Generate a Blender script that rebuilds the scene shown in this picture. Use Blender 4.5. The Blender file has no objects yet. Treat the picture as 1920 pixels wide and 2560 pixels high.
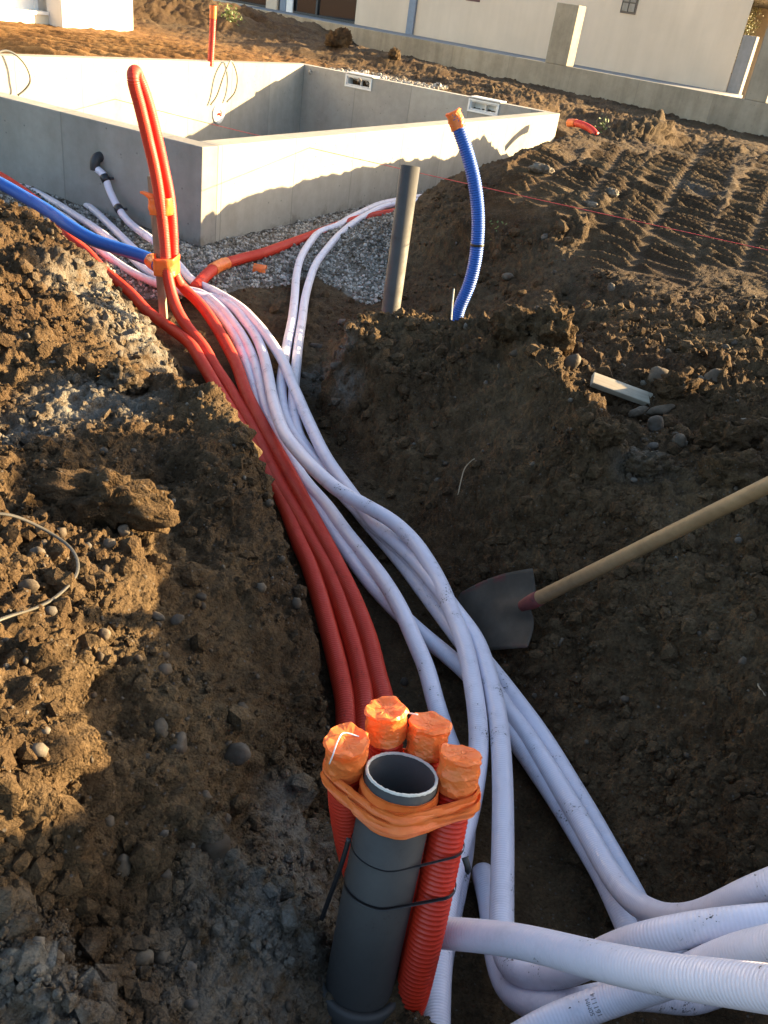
import bpy, math, random
import numpy as np
from mathutils import Vector, Matrix, geometry
random.seed(7)
rng = np.random.default_rng(11)
SC = bpy.context.scene
COL = SC.collection

# ------------------------------------------------------------------ camera, sky, sun, exposure
FPX, CX, CY = 2100.0, 960.0, 1280.0
CAMZ = 1.70
_p, _r = math.radians(31.0), math.radians(9.0)
FWD = np.array([0, math.cos(_p), -math.sin(_p)])
_R = np.array([1.0, 0, 0]); _U = np.cross(_R, FWD)
RGT = math.cos(_r) * _R + math.sin(_r) * _U
UPV = -math.sin(_r) * _R + math.cos(_r) * _U
cam = bpy.data.cameras.new('camera')
cam.sensor_fit = 'VERTICAL'; cam.sensor_height = 36.0; cam.lens = 36.0 * FPX / 2560.0
cam.clip_start = 0.02; cam.clip_end = 2000.0
camo = bpy.data.objects.new('camera', cam); COL.objects.link(camo)
camo.matrix_world = Matrix(((RGT[0], UPV[0], -FWD[0], 0), (RGT[1], UPV[1], -FWD[1], 0), (RGT[2], UPV[2], -FWD[2], CAMZ), (0, 0, 0, 1)))
SC.camera = camo

SUN_AZ = math.radians(19.0)       # measured from +x towards +y
SUN_EL = math.radians(13.0)
SUNV = np.array([math.cos(SUN_AZ) * math.cos(SUN_EL), math.sin(SUN_AZ) * math.cos(SUN_EL), math.sin(SUN_EL)])
W = bpy.data.worlds.new('World'); SC.world = W; W.use_nodes = True
wn = W.node_tree; bg = wn.nodes['Background']
sky = wn.nodes.new('ShaderNodeTexSky'); sky.sky_type = 'NISHITA'; sky.sun_disc = False
sky.sun_elevation = SUN_EL; sky.sun_rotation = math.pi / 2 - SUN_AZ
sky.air_density = 1.0; sky.dust_density = 2.2; sky.ozone_density = 1.0
wn.links.new(sky.outputs[0], bg.inputs[0]); bg.inputs[1].default_value = 0.078
sl = bpy.data.lights.new('sun', 'SUN'); sl.energy = 5.0; sl.angle = math.radians(0.5); sl.color = (1.0, 0.73, 0.39)
so = bpy.data.objects.new('sun', sl); COL.objects.link(so)
so.rotation_euler = Vector(SUNV).to_track_quat('Z', 'Y').to_euler()
SC.view_settings.view_transform = 'Standard'; SC.view_settings.look = 'None'
SC.view_settings.gamma = 1.0; SC.view_settings.use_curve_mapping = False
SC.view_settings.exposure = 2.75

# ------------------------------------------------------------------ measuring helpers (a pixel of the 1920x2560 photo -> a place)
def ray(px, py):
    d = FWD * FPX + RGT * (px - CX) - UPV * (py - CY)
    return d / np.linalg.norm(d)
def P(px, py, w):
    d = ray(px, py); t = (w - CAMZ) / d[2]
    return np.array([d[0] * t, d[1] * t, w])
def PD(px, py, dist):
    d = ray(px, py) * dist
    return np.array([d[0], d[1], d[2] + CAMZ])
def onplane(px, py, p0, n):
    d = ray(px, py); o = np.array([0, 0, CAMZ])
    return o + d * (((np.asarray(p0) - o) @ n) / (d @ n))

# ------------------------------------------------------------------ object helpers
def tag(o, label=None, cat=None, group=None, kind=None):
    if label: o['label'] = label
    if cat: o['category'] = cat
    if group: o['group'] = group
    if kind: o['kind'] = kind
    return o
def empty(name, loc, label, cat, group=None):
    o = bpy.data.objects.new(name, None); COL.objects.link(o); o.location = loc
    o.empty_display_size = 0.05
    return tag(o, label, cat, group)
def mesh_np(V, quads=None, tris=None, smooth=True, uv=None, name='m'):
    V = np.asarray(V, np.float32)
    me = bpy.data.meshes.new(name)
    fs = []
    nq = 0 if quads is None else len(quads); nt = 0 if tris is None else len(tris)
    idx = []
    if nq: idx.append(np.asarray(quads, np.int32).ravel())
    if nt: idx.append(np.asarray(tris, np.int32).ravel())
    idx = np.concatenate(idx)
    starts = np.concatenate([np.arange(nq) * 4, nq * 4 + np.arange(nt) * 3]).astype(np.int32)
    me.vertices.add(len(V)); me.vertices.foreach_set('co', V.ravel())
    me.loops.add(len(idx)); me.loops.foreach_set('vertex_index', idx)
    me.polygons.add(nq + nt); me.polygons.foreach_set('loop_start', starts)
    me.polygons.foreach_set('use_smooth', np.full(nq + nt, smooth, dtype=bool))
    if uv is not None:
        l = me.uv_layers.new(name='UVMap')
        l.data.foreach_set('uv', np.asarray(uv, np.float32)[idx].ravel())
    me.update(calc_edges=True)
    me.validate()
    return me
def link(name, me, mat, parent=None, loc=None):
    o = bpy.data.objects.new(name, me); COL.objects.link(o)
    if mat is not None:
        if len(me.materials) == 0: me.materials.append(mat)
    if parent is not None:
        o.parent = parent
        o.matrix_parent_inverse = Matrix.Translation(-Vector(parent.location))
    if loc is not None: o.location = loc
    return o
class MB:
    """collects simple shapes into one mesh"""
    def __init__(s): s.V = []; s.Q = []; s.T = []; s.n = 0
    def add(s, V, quads=(), tris=()):
        V = np.asarray(V, float)
        s.V.append(V)
        s.Q += [tuple(int(i) + s.n for i in q) for q in quads]; s.T += [tuple(int(i) + s.n for i in t) for t in tris]
        s.n += len(V)
    def box(s, o, ax, ay, az, x, y, z):
        """box in the frame (o; ax, ay, az) between the limits x, y, z"""
        o, ax, ay, az = [np.asarray(v, float) for v in (o, ax, ay, az)]
        V = [o + ax * a + ay * b + az * c for c in z for b in y for a in x]
        q = [(0, 2, 3, 1), (4, 5, 7, 6), (0, 1, 5, 4), (2, 6, 7, 3), (0, 4, 6, 2), (1, 3, 7, 5)]
        if np.dot(np.cross(ax, ay), az) < 0: q = [t[::-1] for t in q]
        s.add(V, q)
    def mesh(s, smooth=False): return mesh_np(np.concatenate(s.V), s.Q or None, s.T or None, smooth)
    def build(s, name, mat, parent=None, smooth=False, bevel=0):
        o = link(name, s.mesh(smooth), mat, parent)
        if bevel:
            m = o.modifiers.new('bevel', 'BEVEL'); m.width = bevel; m.segments = 2; m.limit_method = 'ANGLE'
        return o
EX, EY, EZ = np.eye(3)

def spline(pts, step=0.01):
    """Catmull-Rom through pts, resampled evenly"""
    pts = np.asarray(pts, float)
    a = np.vstack([2 * pts[0] - pts[1], pts, 2 * pts[-1] - pts[-2]])
    out = []
    for i in range(1, len(a) - 2):
        p0, p1, p2, p3 = a[i - 1:i + 3]
        d1 = max(np.linalg.norm(p1 - p0), 1e-6) ** .5; d2 = max(np.linalg.norm(p2 - p1), 1e-6) ** .5; d3 = max(np.linalg.norm(p3 - p2), 1e-6) ** .5
        m1 = (p1 - p0) / d1 - (p2 - p0) / (d1 + d2) + (p2 - p1) / d2
        m2 = (p2 - p1) / d2 - (p3 - p1) / (d2 + d3) + (p3 - p2) / d3
        m1 *= d2; m2 *= d2
        t = np.linspace(0, 1, 40, endpoint=False)[:, None]
        out.append((2 * t**3 - 3 * t**2 + 1) * p1 + (t**3 - 2 * t**2 + t) * m1 + (-2 * t**3 + 3 * t**2) * p2 + (t**3 - t**2) * m2)
    c = np.vstack(out + [a[-2][None]])
    L = np.concatenate([[0], np.cumsum(np.linalg.norm(np.diff(c, axis=0), axis=1))])
    n = max(int(L[-1] / step), 2)
    s = np.linspace(0, L[-1], n + 1)
    r = np.stack([np.interp(s, L, c[:, k]) for k in range(3)], 1)
    k = max(int(0.03 / step), 1)                       # soften the joints of the spline
    if k > 1 and n > 4 * k:
        ker = np.ones(2 * k + 1) / (2 * k + 1)
        pad = np.vstack([2 * r[0] - r[k:0:-1], r, 2 * r[-1] - r[-2:-k - 2:-1]])
        r = np.stack([np.convolve(pad[:, j], ker, 'valid') for j in range(3)], 1)
    return r
def frames(c):
    T = np.gradient(c, axis=0); T /= np.linalg.norm(T, axis=1)[:, None]
    n = np.cross(T[0], [0, 0, 1.0])
    if np.linalg.norm(n) < 1e-3: n = np.array([1.0, 0, 0])
    N = np.zeros_like(c); n /= np.linalg.norm(n)
    for i in range(len(c)):
        n = n - T[i] * (n @ T[i]); n /= np.linalg.norm(n); N[i] = n
    return T, N, np.cross(T, N)
def tube_mesh(c, rad, seg=20, cap=True, name='tube', inner=None):
    """tube along the points c, radius rad (a number or one per point)"""
    T, N, B = frames(c); m = len(c)
    rad = np.broadcast_to(np.asarray(rad, float), (m,))
    a = np.linspace(0, 2 * np.pi, seg, endpoint=False)
    V = c[:, None] + rad[:, None, None] * (np.cos(a)[None, :, None] * N[:, None] + np.sin(a)[None, :, None] * B[:, None])
    V = V.reshape(-1, 3)
    L = np.concatenate([[0], np.cumsum(np.linalg.norm(np.diff(c, axis=0), axis=1))])
    uv = np.stack([np.tile(a / (2 * np.pi), m), np.repeat(L, seg)], 1)
    i = np.arange(m - 1)[:, None] * seg; j = np.arange(seg)[None]; j2 = (j + 1) % seg
    Q = np.stack([i + j, i + j2, i + seg + j2, i + seg + j], -1).reshape(-1, 4)
    tris = []
    if cap:
        V = np.vstack([V, c[0], c[-1]]); uv = np.vstack([uv, [0, 0], [0, 0]])
        n0 = m * seg
        for k in range(seg):
            tris.append((n0, (k + 1) % seg, k)); tris.append((n0 + 1, (m - 1) * seg + k, (m - 1) * seg + (k + 1) % seg))
    return mesh_np(V, Q, tris or None, True, uv, name)
def corrugated(c, r, pitch, depth=0.0036, seg=16, per=3):
    """conduit with rings: c is a dense path"""
    L = np.concatenate([[0], np.cumsum(np.linalg.norm(np.diff(c, axis=0), axis=1))])
    s = np.arange(0, L[-1], pitch / per)
    p = np.stack([np.interp(s, L, c[:, k]) for k in range(3)], 1)
    prof = np.tile([0, 0, 1.0][:per] if per == 3 else [0, 0, 1, 1.0], len(s) // per + 1)[:len(s)]
    return tube_mesh(p, r - depth * prof, seg)

# ------------------------------------------------------------------ noise
_perm = rng.permutation(4096)
_val = rng.uniform(-1, 1, 4096)
def _h(ix, iy, iz):
    return _perm[(_perm[(_perm[ix & 4095] + iy) & 4095] + iz) & 4095]
def vnoise(p):
    f = np.floor(p); i = f.astype(np.int64); u = p - f
    u = u * u * u * (u * (u * 6 - 15) + 10)
    x, y, z = i[:, 0], i[:, 1], i[:, 2]
    g = lambda a, b, c: _val[_h(x + a, y + b, z + c)]
    ux, uy, uz = u[:, 0], u[:, 1], u[:, 2]
    a0 = (g(0, 0, 0) * (1 - ux) + g(1, 0, 0) * ux) * (1 - uy) + (g(0, 1, 0) * (1 - ux) + g(1, 1, 0) * ux) * uy
    a1 = (g(0, 0, 1) * (1 - ux) + g(1, 0, 1) * ux) * (1 - uy) + (g(0, 1, 1) * (1 - ux) + g(1, 1, 1) * ux) * uy
    return a0 * (1 - uz) + a1 * uz
def cells(p):
    """distance to the nearest random site and that site's value: lumps"""
    f = np.floor(p); i = f.astype(np.int64); best = np.full(len(p), 9.0); who = np.zeros(len(p))
    for a in (-1, 0, 1):
        for b in (-1, 0, 1):
            for c in (-1, 0, 1):
                h = _h(i[:, 0] + a, i[:, 1] + b, i[:, 2] + c)
                d = (f[:, 0] + a + .5 + .42 * _val[h] - p[:, 0])**2 + (f[:, 1] + b + .5 + .42 * _val[(h + 77) & 4095] - p[:, 1])**2 + (f[:, 2] + c + .5 + .42 * _val[(h + 191) & 4095] - p[:, 2])**2
                m = d < best; best[m] = d[m]; who[m] = _val[(h[m] + 333) & 4095]
    return np.sqrt(best), who

# ------------------------------------------------------------------ materials
def nodes(name):
    m = bpy.data.materials.new(name); m.use_nodes = True
    nt = m.node_tree; b = nt.nodes['Principled BSDF']
    return m, nt, b
def N(nt, t, **kw):
    n = nt.nodes.new(t)
    for k, v in kw.items(): setattr(n, k, v)
    return n
def noise_tex(nt, scale, detail=5, rough=.6, coord='Object', vec=None):
    if vec is None:
        tc = N(nt, 'ShaderNodeTexCoord'); vec = tc.outputs[coord]
    n = N(nt, 'ShaderNodeTexNoise'); n.inputs['Scale'].default_value = scale; n.inputs['Detail'].default_value = detail
    n.inputs['Roughness'].default_value = rough
    nt.links.new(vec, n.inputs['Vector']); return n
def ramp(nt, src, stops):
    r = N(nt, 'ShaderNodeValToRGB'); e = r.color_ramp.elements
    while len(e) < len(stops): e.new(0.5)
    for k, (p, c) in enumerate(stops):
        e[k].position = p; e[k].color = (*c, 1) if len(c) == 3 else c
    nt.links.new(src, r.inputs[0]); return r
def mixc(nt, fac, a, b, blend='MIX'):
    n = N(nt, 'ShaderNodeMix', data_type='RGBA', blend_type=blend)
    for s, v in ((0, fac), (6, a), (7, b)):
        if hasattr(v, 'is_output'): nt.links.new(v, n.inputs[s])
        else: n.inputs[s].default_value = v if s == 0 else (*v, 1)
    return n.outputs[2]
def bump(nt, b, h, strength, dist, prev=None):
    n = N(nt, 'ShaderNodeBump'); n.inputs['Strength'].default_value = strength; n.inputs['Distance'].default_value = dist
    nt.links.new(h, n.inputs['Height'])
    if prev is not None: nt.links.new(prev.outputs[0], n.inputs['Normal'])
    nt.links.new(n.outputs[0], b.inputs['Normal']); return n
def math_node(nt, op, a, b=None):
    n = N(nt, 'ShaderNodeMath', operation=op)
    for k, v in enumerate((a, b)):
        if v is None: continue
        if hasattr(v, 'is_output'): nt.links.new(v, n.inputs[k])
        else: n.inputs[k].default_value = v
    return n.outputs[0]
def simple(name, col, rough=.5, bscale=None, bdist=.001, bstr=.5, var=.12, spec=.5):
    m, nt, b = nodes(name)
    b.inputs['Roughness'].default_value = rough; b.inputs['Specular IOR Level'].default_value = spec
    n = noise_tex(nt, 9, 6)
    d = tuple(c * (1 - var) for c in col); l = tuple(min(1, c * (1 + var)) for c in col)
    r = ramp(nt, n.outputs[0], [(.3, d), (.7, l)]); nt.links.new(r.outputs[0], b.inputs['Base Color'])
    if bscale:
        h = noise_tex(nt, bscale, 6); bump(nt, b, h.outputs[0], bstr, bdist)
    return m
M = {}
def make_soil(name, tint=1.0):
    m, nt, b = nodes(name)
    b.inputs['Roughness'].default_value = .95; b.inputs['Specular IOR Level'].default_value = .15
    tc = N(nt, 'ShaderNodeTexCoord'); v = tc.outputs['Object']
    big = noise_tex(nt, 1.6, 6, .65, vec=v); mid = noise_tex(nt, 14, 8, .7, vec=v); fin = noise_tex(nt, 120, 6, .75, vec=v)
    c1 = ramp(nt, big.outputs[0], [(.32, (.058, .034, .0175)), (.5, (.082, .052, .0265)), (.68, (.112, .077, .042))])
    c2 = ramp(nt, mid.outputs[0], [(.3, (.55, .53, .5)), (.55, (1, 1, 1)), (.75, (1.35, 1.32, 1.28))])
    c = mixc(nt, 1.0, c1.outputs[0], c2.outputs[0], 'MULTIPLY')
    c3 = ramp(nt, fin.outputs[0], [(.3, (.6, .58, .56)), (.5, (1, 1, 1)), (.72, (1.5, 1.5, 1.5))])
    c = mixc(nt, 1.0, c, c3.outputs[0], 'MULTIPLY')
    # small pale grit
    vo = N(nt, 'ShaderNodeTexVoronoi'); vo.inputs['Scale'].default_value = 75; nt.links.new(v, vo.inputs['Vector'])
    grit = ramp(nt, vo.outputs['Distance'], [(.16, (1, 1, 1)), (.24, (0, 0, 0))])
    sel = N(nt, 'ShaderNodeSeparateColor'); nt.links.new(vo.outputs['Color'], sel.inputs[0])
    on = math_node(nt, 'GREATER_THAN', sel.outputs[0], .80)
    g = math_node(nt, 'MULTIPLY', grit.outputs[0], on)
    c = mixc(nt, g, c, (.11, .095, .08))
    at = N(nt, 'ShaderNodeAttribute'); at.attribute_name = 'pale'
    pn = noise_tex(nt, 22, 7, .7, vec=v)
    pf = math_node(nt, 'MULTIPLY', at.outputs['Fac'], ramp(nt, pn.outputs[0], [(.36, (0, 0, 0)), (.56, (1, 1, 1))]).outputs[0])
    c = mixc(nt, pf, c, (.20, .188, .162))
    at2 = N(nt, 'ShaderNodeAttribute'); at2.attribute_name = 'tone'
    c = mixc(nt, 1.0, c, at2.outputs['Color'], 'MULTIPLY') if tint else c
    nt.links.new(c, b.inputs['Base Color'])
    h1 = noise_tex(nt, 60, 10, .75, vec=v); h2 = noise_tex(nt, 300, 6, .7, vec=v)
    wv = N(nt, 'ShaderNodeVectorMath', operation='ADD'); nt.links.new(v, wv.inputs[0])
    ws = N(nt, 'ShaderNodeVectorMath', operation='SCALE'); nt.links.new(noise_tex(nt, 40, 3, .6, vec=v).outputs['Color'], ws.inputs[0]); ws.inputs['Scale'].default_value = .012
    nt.links.new(ws.outputs[0], wv.inputs[1])
    va = N(nt, 'ShaderNodeTexVoronoi'); va.inputs['Scale'].default_value = 95; nt.links.new(wv.outputs[0], va.inputs['Vector'])
    vb = N(nt, 'ShaderNodeTexVoronoi'); vb.inputs['Scale'].default_value = 210; nt.links.new(wv.outputs[0], vb.inputs['Vector'])
    b1 = bump(nt, b, h1.outputs[0], .9, .012)
    b2 = bump(nt, b, math_node(nt, 'MULTIPLY', va.outputs['Distance'], -1.0), .9, .006, b1)
    b3 = bump(nt, b, math_node(nt, 'MULTIPLY', vb.outputs['Distance'], -1.0), .8, .003, b2)
    b4 = bump(nt, b, h2.outputs[0], .6, .002, b3)
    return m
M['soil'] = make_soil('soil')

def make_stone(name, cols, scale=9):
    m, nt, b = nodes(name); b.inputs['Roughness'].default_value = .8; b.inputs['Specular IOR Level'].default_value = .3
    oi = N(nt, 'ShaderNodeAttribute'); oi.attribute_name = 'shade'
    n = noise_tex(nt, scale * 4, 8, .7)
    r = ramp(nt, n.outputs[0], [(.3, (.72, .7, .66)), (.7, (1.2, 1.2, 1.2))])
    base = ramp(nt, oi.outputs['Fac'], [(k / (len(cols) - 1), c) for k, c in enumerate(cols)])
    c = mixc(nt, 1.0, base.outputs[0], r.outputs[0], 'MULTIPLY')
    soil = noise_tex(nt, 17, 6, .65)
    sf = ramp(nt, soil.outputs[0], [(.44, (0, 0, 0)), (.58, (.9, .9, .9))])
    c = mixc(nt, sf.outputs[0], c, (.050, .036, .023))
    nt.links.new(c, b.inputs['Base Color'])
    h = noise_tex(nt, 150, 8, .7); bump(nt, b, h.outputs[0], .5, .0025)
    return m
M['cobble'] = make_stone('cobble', [(.062, .044, .029), (.09, .068, .047), (.125, .10, .072), (.08, .07, .06), (.15, .13, .105)])
M['gravel'] = make_stone('gravel_stone', [(.30, .28, .245), (.40, .378, .34), (.48, .455, .415), (.34, .32, .29), (.56, .535, .495)])

def make_plastic(name, col, rough, rings=None, dirt=.5, coat=0.0, printed=False, soilcol=(.045, .032, .021)):
    m, nt, b = nodes(name)
    b.inputs['Roughness'].default_value = rough
    n = noise_tex(nt, 6, 5)
    c = mixc(nt, n.outputs[0], tuple(x * .9 for x in col), tuple(min(1, x * 1.08) for x in col))
    d = noise_tex(nt, 11, 9, .72); d2 = noise_tex(nt, 190, 4, .6)
    film = ramp(nt, d.outputs[0], [(.50, (0, 0, 0)), (.72, (.36 * dirt, .36 * dirt, .36 * dirt))])
    c = mixc(nt, film.outputs[0], c, soilcol)
    sp = ramp(nt, math_node(nt, 'MULTIPLY', d2.outputs[0], ramp(nt, d.outputs[0], [(.5, (.55, .55, .55)), (.64, (1, 1, 1))]).outputs[0]), [(.537, (0, 0, 0)), (.56, (1, 1, 1))])
    c = mixc(nt, math_node(nt, 'MULTIPLY', sp.outputs[0], min(1, dirt * 1.6)), c, (.02, .015, .011))
    nt.links.new(c, b.inputs['Base Color'])
    rr = ramp(nt, d.outputs[0], [(.4, (rough,) * 3), (.75, (min(1, rough + .3),) * 3)]); nt.links.new(rr.outputs[0], b.inputs['Roughness'])
    prev = None
    if rings:
        uv = N(nt, 'ShaderNodeUVMap'); sx = N(nt, 'ShaderNodeSeparateXYZ'); nt.links.new(uv.outputs[0], sx.inputs[0])
        w = math_node(nt, 'SINE', math_node(nt, 'MULTIPLY', sx.outputs[1], 2 * math.pi / rings))
        prev = bump(nt, b, w, .42, .0005)
    h = noise_tex(nt, 45, 5); bump(nt, b, h.outputs[0], .12, .002, prev)
    return m
M['red'] = make_plastic('red_polyethylene', (.52, .027, .008), .48, None, .3)
M['red_tips'] = make_plastic('bright_red_polyethylene', (.56, .028, .009), .40, None, .15)
M['blue'] = make_plastic('blue_polyethylene', (.008, .080, .37), .38, None, .3)
M['white'] = make_plastic('white_ribbed_vinyl', (.66, .62, .70), .30, .0062, .62)
M['grey'] = make_plastic('grey_vinyl', (.042, .041, .039), .6, None, .30)
M['rim'] = simple('cut_vinyl_edge', (.55, .53, .47), .7, 300, .001, .8)
M['black'] = simple('black_plastic', (.012, .012, .014), .4)
M['cable'] = simple('grey_cable', (.12, .12, .11), .5)
M['black_rubber'] = simple('dark_grey_fitting', (.022, .022, .025), .5, 60, .002)
M['whiteplastic'] = simple('white_moulded_plastic', (.74, .74, .72), .4, None, var=.04)
M['cord'] = simple('red_mason_cord', (.42, .05, .05), .8)
M['string'] = simple('white_string', (.75, .74, .72), .7)
M['ribbon'] = simple('grey_packing_strap', (.075, .068, .055), .45, 80, .001, .4)
def make_tape():
    m, nt, b = nodes('orange_tape')
    n = noise_tex(nt, 22, 6, .6)
    c = ramp(nt, n.outputs[0], [(.3, (.93, .20, .035)), (.7, (.97, .31, .085))])
    nt.links.new(c.outputs[0], b.inputs['Base Color']); b.inputs['Roughness'].default_value = .33
    h = noise_tex(nt, 55, 4, .55); h.inputs['Distortion'].default_value = 1.2
    bump(nt, b, h.outputs[0], .35, .004)
    tr = N(nt, 'ShaderNodeBsdfTranslucent'); nt.links.new(c.outputs[0], tr.inputs[0])
    mx = N(nt, 'ShaderNodeMixShader'); mx.inputs[0].default_value = .35
    nt.links.new(b.outputs[0], mx.inputs[1]); nt.links.new(tr.outputs[0], mx.inputs[2])
    nt.links.new(mx.outputs[0], nt.nodes['Material Output'].inputs[0])
    return m
M['tape'] = make_tape()
def make_concrete(name, base, seam=0.0, stain=.5, axis=(1, 0), warm=(1, 1, 1), splash=1):
    """cast concrete; seam = spacing of the shuttering marks along axis (object space)"""
    m, nt, b = nodes(name); b.inputs['Roughness'].default_value = .85; b.inputs['Specular IOR Level'].default_value = .3
    tc = N(nt, 'ShaderNodeTexCoord'); v = tc.outputs['Object']
    n1 = noise_tex(nt, 1.3, 8, .65, vec=v); n2 = noise_tex(nt, 9, 9, .7, vec=v); n3 = noise_tex(nt, 90, 6, .7, vec=v)
    c = ramp(nt, n1.outputs[0], [(.28, tuple(base[k] * (1 - .30 * stain) * warm[k] for k in range(3))), (.55, base), (.8, tuple(min(1, base[k] * 1.12) for k in range(3)))])
    c2 = ramp(nt, n2.outputs[0], [(.3, (.86, .86, .85)), (.6, (1, 1, 1)), (.8, (1.08, 1.08, 1.07))])
    col = mixc(nt, 1.0, c.outputs[0], c2.outputs[0], 'MULTIPLY')
    # streaks running down
    mp = N(nt, 'ShaderNodeMapping'); mp.inputs['Scale'].default_value = (5, 5, .35); nt.links.new(v, mp.inputs[0])
    n4 = noise_tex(nt, 1.0, 6, .6, vec=mp.outputs[0])
    c4 = ramp(nt, n4.outputs[0], [(.35, (.80, .79, .77)), (.58, (1, 1, 1))])
    col = mixc(nt, stain, col, c4.outputs[0], 'MULTIPLY')
    # blow holes
    vo = N(nt, 'ShaderNodeTexVoronoi'); vo.inputs['Scale'].default_value = 16; nt.links.new(v, vo.inputs['Vector'])
    sc = N(nt, 'ShaderNodeSeparateColor'); nt.links.new(vo.outputs['Color'], sc.inputs[0])
    hole = math_node(nt, 'MULTIPLY', ramp(nt, vo.outputs['Distance'], [(.08, (1, 1, 1)), (.13, (0, 0, 0))]).outputs[0], math_node(nt, 'GREATER_THAN', sc.outputs[0], .7))
    col = mixc(nt, math_node(nt, 'MULTIPLY', hole, .6), col, (.08, .075, .07))
    h = math_node(nt, 'SUBTRACT', n3.outputs[0], hole)
    prev = bump(nt, b, h, .35, .003)
    if seam:
        sx = N(nt, 'ShaderNodeSeparateXYZ'); nt.links.new(v, sx.inputs[0])
        u = math_node(nt, 'ADD', math_node(nt, 'MULTIPLY', sx.outputs[0], axis[0]), math_node(nt, 'MULTIPLY', sx.outputs[1], axis[1]))
        u = math_node(nt, 'ADD', u, math_node(nt, 'MULTIPLY', n1.outputs[0], .012))
        fr = math_node(nt, 'FRACT', math_node(nt, 'DIVIDE', u, seam))
        ln = math_node(nt, 'ABSOLUTE', math_node(nt, 'SUBTRACT', fr, .5))
        g = ramp(nt, ln, [(.006 / seam * .5, (1, 1, 1)), (.016 / seam * .5, (0, 0, 0))])
        col = mixc(nt, math_node(nt, 'MULTIPLY', g.outputs[0], .6), col, tuple(x * .55 for x in base))
        # each shuttering panel leaves its own tone
        fl = math_node(nt, 'FLOOR', math_node(nt, 'DIVIDE', math_node(nt, 'ADD', u, seam * .5), seam))
        wn_ = N(nt, 'ShaderNodeTexWhiteNoise', noise_dimensions='1D'); nt.links.new(fl, wn_.inputs['W'])
        tn = ramp(nt, wn_.outputs[0], [(0, (.83, .83, .84)), (1, (1.09, 1.08, 1.06))])
        col = mixc(nt, 1.0, col, tn.outputs[0], 'MULTIPLY')
        bump(nt, b, math_node(nt, 'MULTIPLY', g.outputs[0], -1.0), .6, .004, prev)
    sz = N(nt, 'ShaderNodeSeparateXYZ'); nt.links.new(v, sz.inputs[0])
    sp = noise_tex(nt, 7, 9, .75, vec=v)
    low = ramp(nt, math_node(nt, 'ADD', math_node(nt, 'MULTIPLY', sz.outputs[2], -1.6), sp.outputs[0]), [(.36, (0, 0, 0)), (.52, (.55, .55, .55))])
    col = mixc(nt, low.outputs[0], col, (.105, .08, .055)) if splash else col
    nt.links.new(col, b.inputs['Base Color'])
    return m
def make_render(name, col, var=.08):
    m, nt, b = nodes(name); b.inputs['Roughness'].default_value = .9; b.inputs['Specular IOR Level'].default_value = .2
    tc = N(nt, 'ShaderNodeTexCoord'); v = tc.outputs['Object']
    n = noise_tex(nt, .6, 8, .6, vec=v)
    c = ramp(nt, n.outputs[0], [(.3, tuple(x * (1 - var) for x in col)), (.7, tuple(min(1, x * (1 + var)) for x in col))])
    mp = N(nt, 'ShaderNodeMapping'); mp.inputs['Scale'].default_value = (3, 3, .3); nt.links.new(v, mp.inputs[0])
    s = noise_tex(nt, 1.0, 5, .6, vec=mp.outputs[0])
    c2 = mixc(nt, .6, c.outputs[0], ramp(nt, s.outputs[0], [(.3, (.9, .89, .87)), (.6, (1, 1, 1))]).outputs[0], 'MULTIPLY')
    nt.links.new(c2, b.inputs['Base Color'])
    h = noise_tex(nt, 70, 6, .7, vec=v); bump(nt, b, h.outputs[0], .4, .004)
    return m
def make_wood(name, c1, c2, scale=30, rough=.6, axis=0):
    m, nt, b = nodes(name); b.inputs['Roughness'].default_value = rough
    tc = N(nt, 'ShaderNodeTexCoord'); mp = N(nt, 'ShaderNodeMapping')
    sc = [1.0, 1.0, 1.0]; sc[axis] = .06
    mp.inputs['Scale'].default_value = sc; nt.links.new(tc.outputs['Object'], mp.inputs[0])
    n = noise_tex(nt, scale, 7, .65, vec=mp.outputs[0]); n2 = noise_tex(nt, 5, 6)
    c = ramp(nt, n.outputs[0], [(.3, c1), (.7, c2)])
    cc = mixc(nt, ramp(nt, n2.outputs[0], [(.5, (0, 0, 0)), (.7, (.5, .5, .5))]).outputs[0], c.outputs[0], tuple(x * .55 for x in c1))
    nt.links.new(cc, b.inputs['Base Color']); bump(nt, b, n.outputs[0], .3, .002)
    return m
def make_glass(name, col=(.012, .014, .016)):
    m, nt, b = nodes(name); b.inputs['Base Color'].default_value = (*col, 1); b.inputs['Roughness'].default_value = .04
    b.inputs['Specular IOR Level'].default_value = .8
    n = noise_tex(nt, 3, 3); bump(nt, b, n.outputs[0], .05, .01)
    return m
M['glass'] = make_glass('dark_window_glass')
M['handle'] = make_wood('ash_handle_wood', (.19, .115, .052), (.27, .175, .085), 40, .5)
M['plank'] = make_wood('pale_sawn_wood', (.24, .20, .145), (.44, .38, .29), 40, .8)
M['stake'] = make_wood('weathered_stake_wood', (.20, .155, .10), (.31, .25, .17), 60, .85, 2)
def make_steel():
    m, nt, b = nodes('worn_shovel_steel'); b.inputs['Roughness'].default_value = .8; b.inputs['Metallic'].default_value = 0
    n = noise_tex(nt, 14, 8, .65); n2 = noise_tex(nt, 5, 4, .6)
    c = ramp(nt, n.outputs[0], [(.3, (.042, .033, .022)), (.55, (.062, .050, .036)), (.75, (.085, .07, .05))])
    at = N(nt, 'ShaderNodeAttribute'); at.attribute_name = 'paint'
    f = math_node(nt, 'MULTIPLY', at.outputs['Fac'], ramp(nt, noise_tex(nt, 25, 6, .7).outputs[0], [(.47, (0, 0, 0)), (.58, (.9, .9, .9))]).outputs[0])
    c = mixc(nt, f, c.outputs[0], (.15, .016, .018)); nt.links.new(c, b.inputs['Base Color'])
    bump(nt, b, n.outputs[0], .3, .002); return m
M['steel'] = make_steel()
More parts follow.
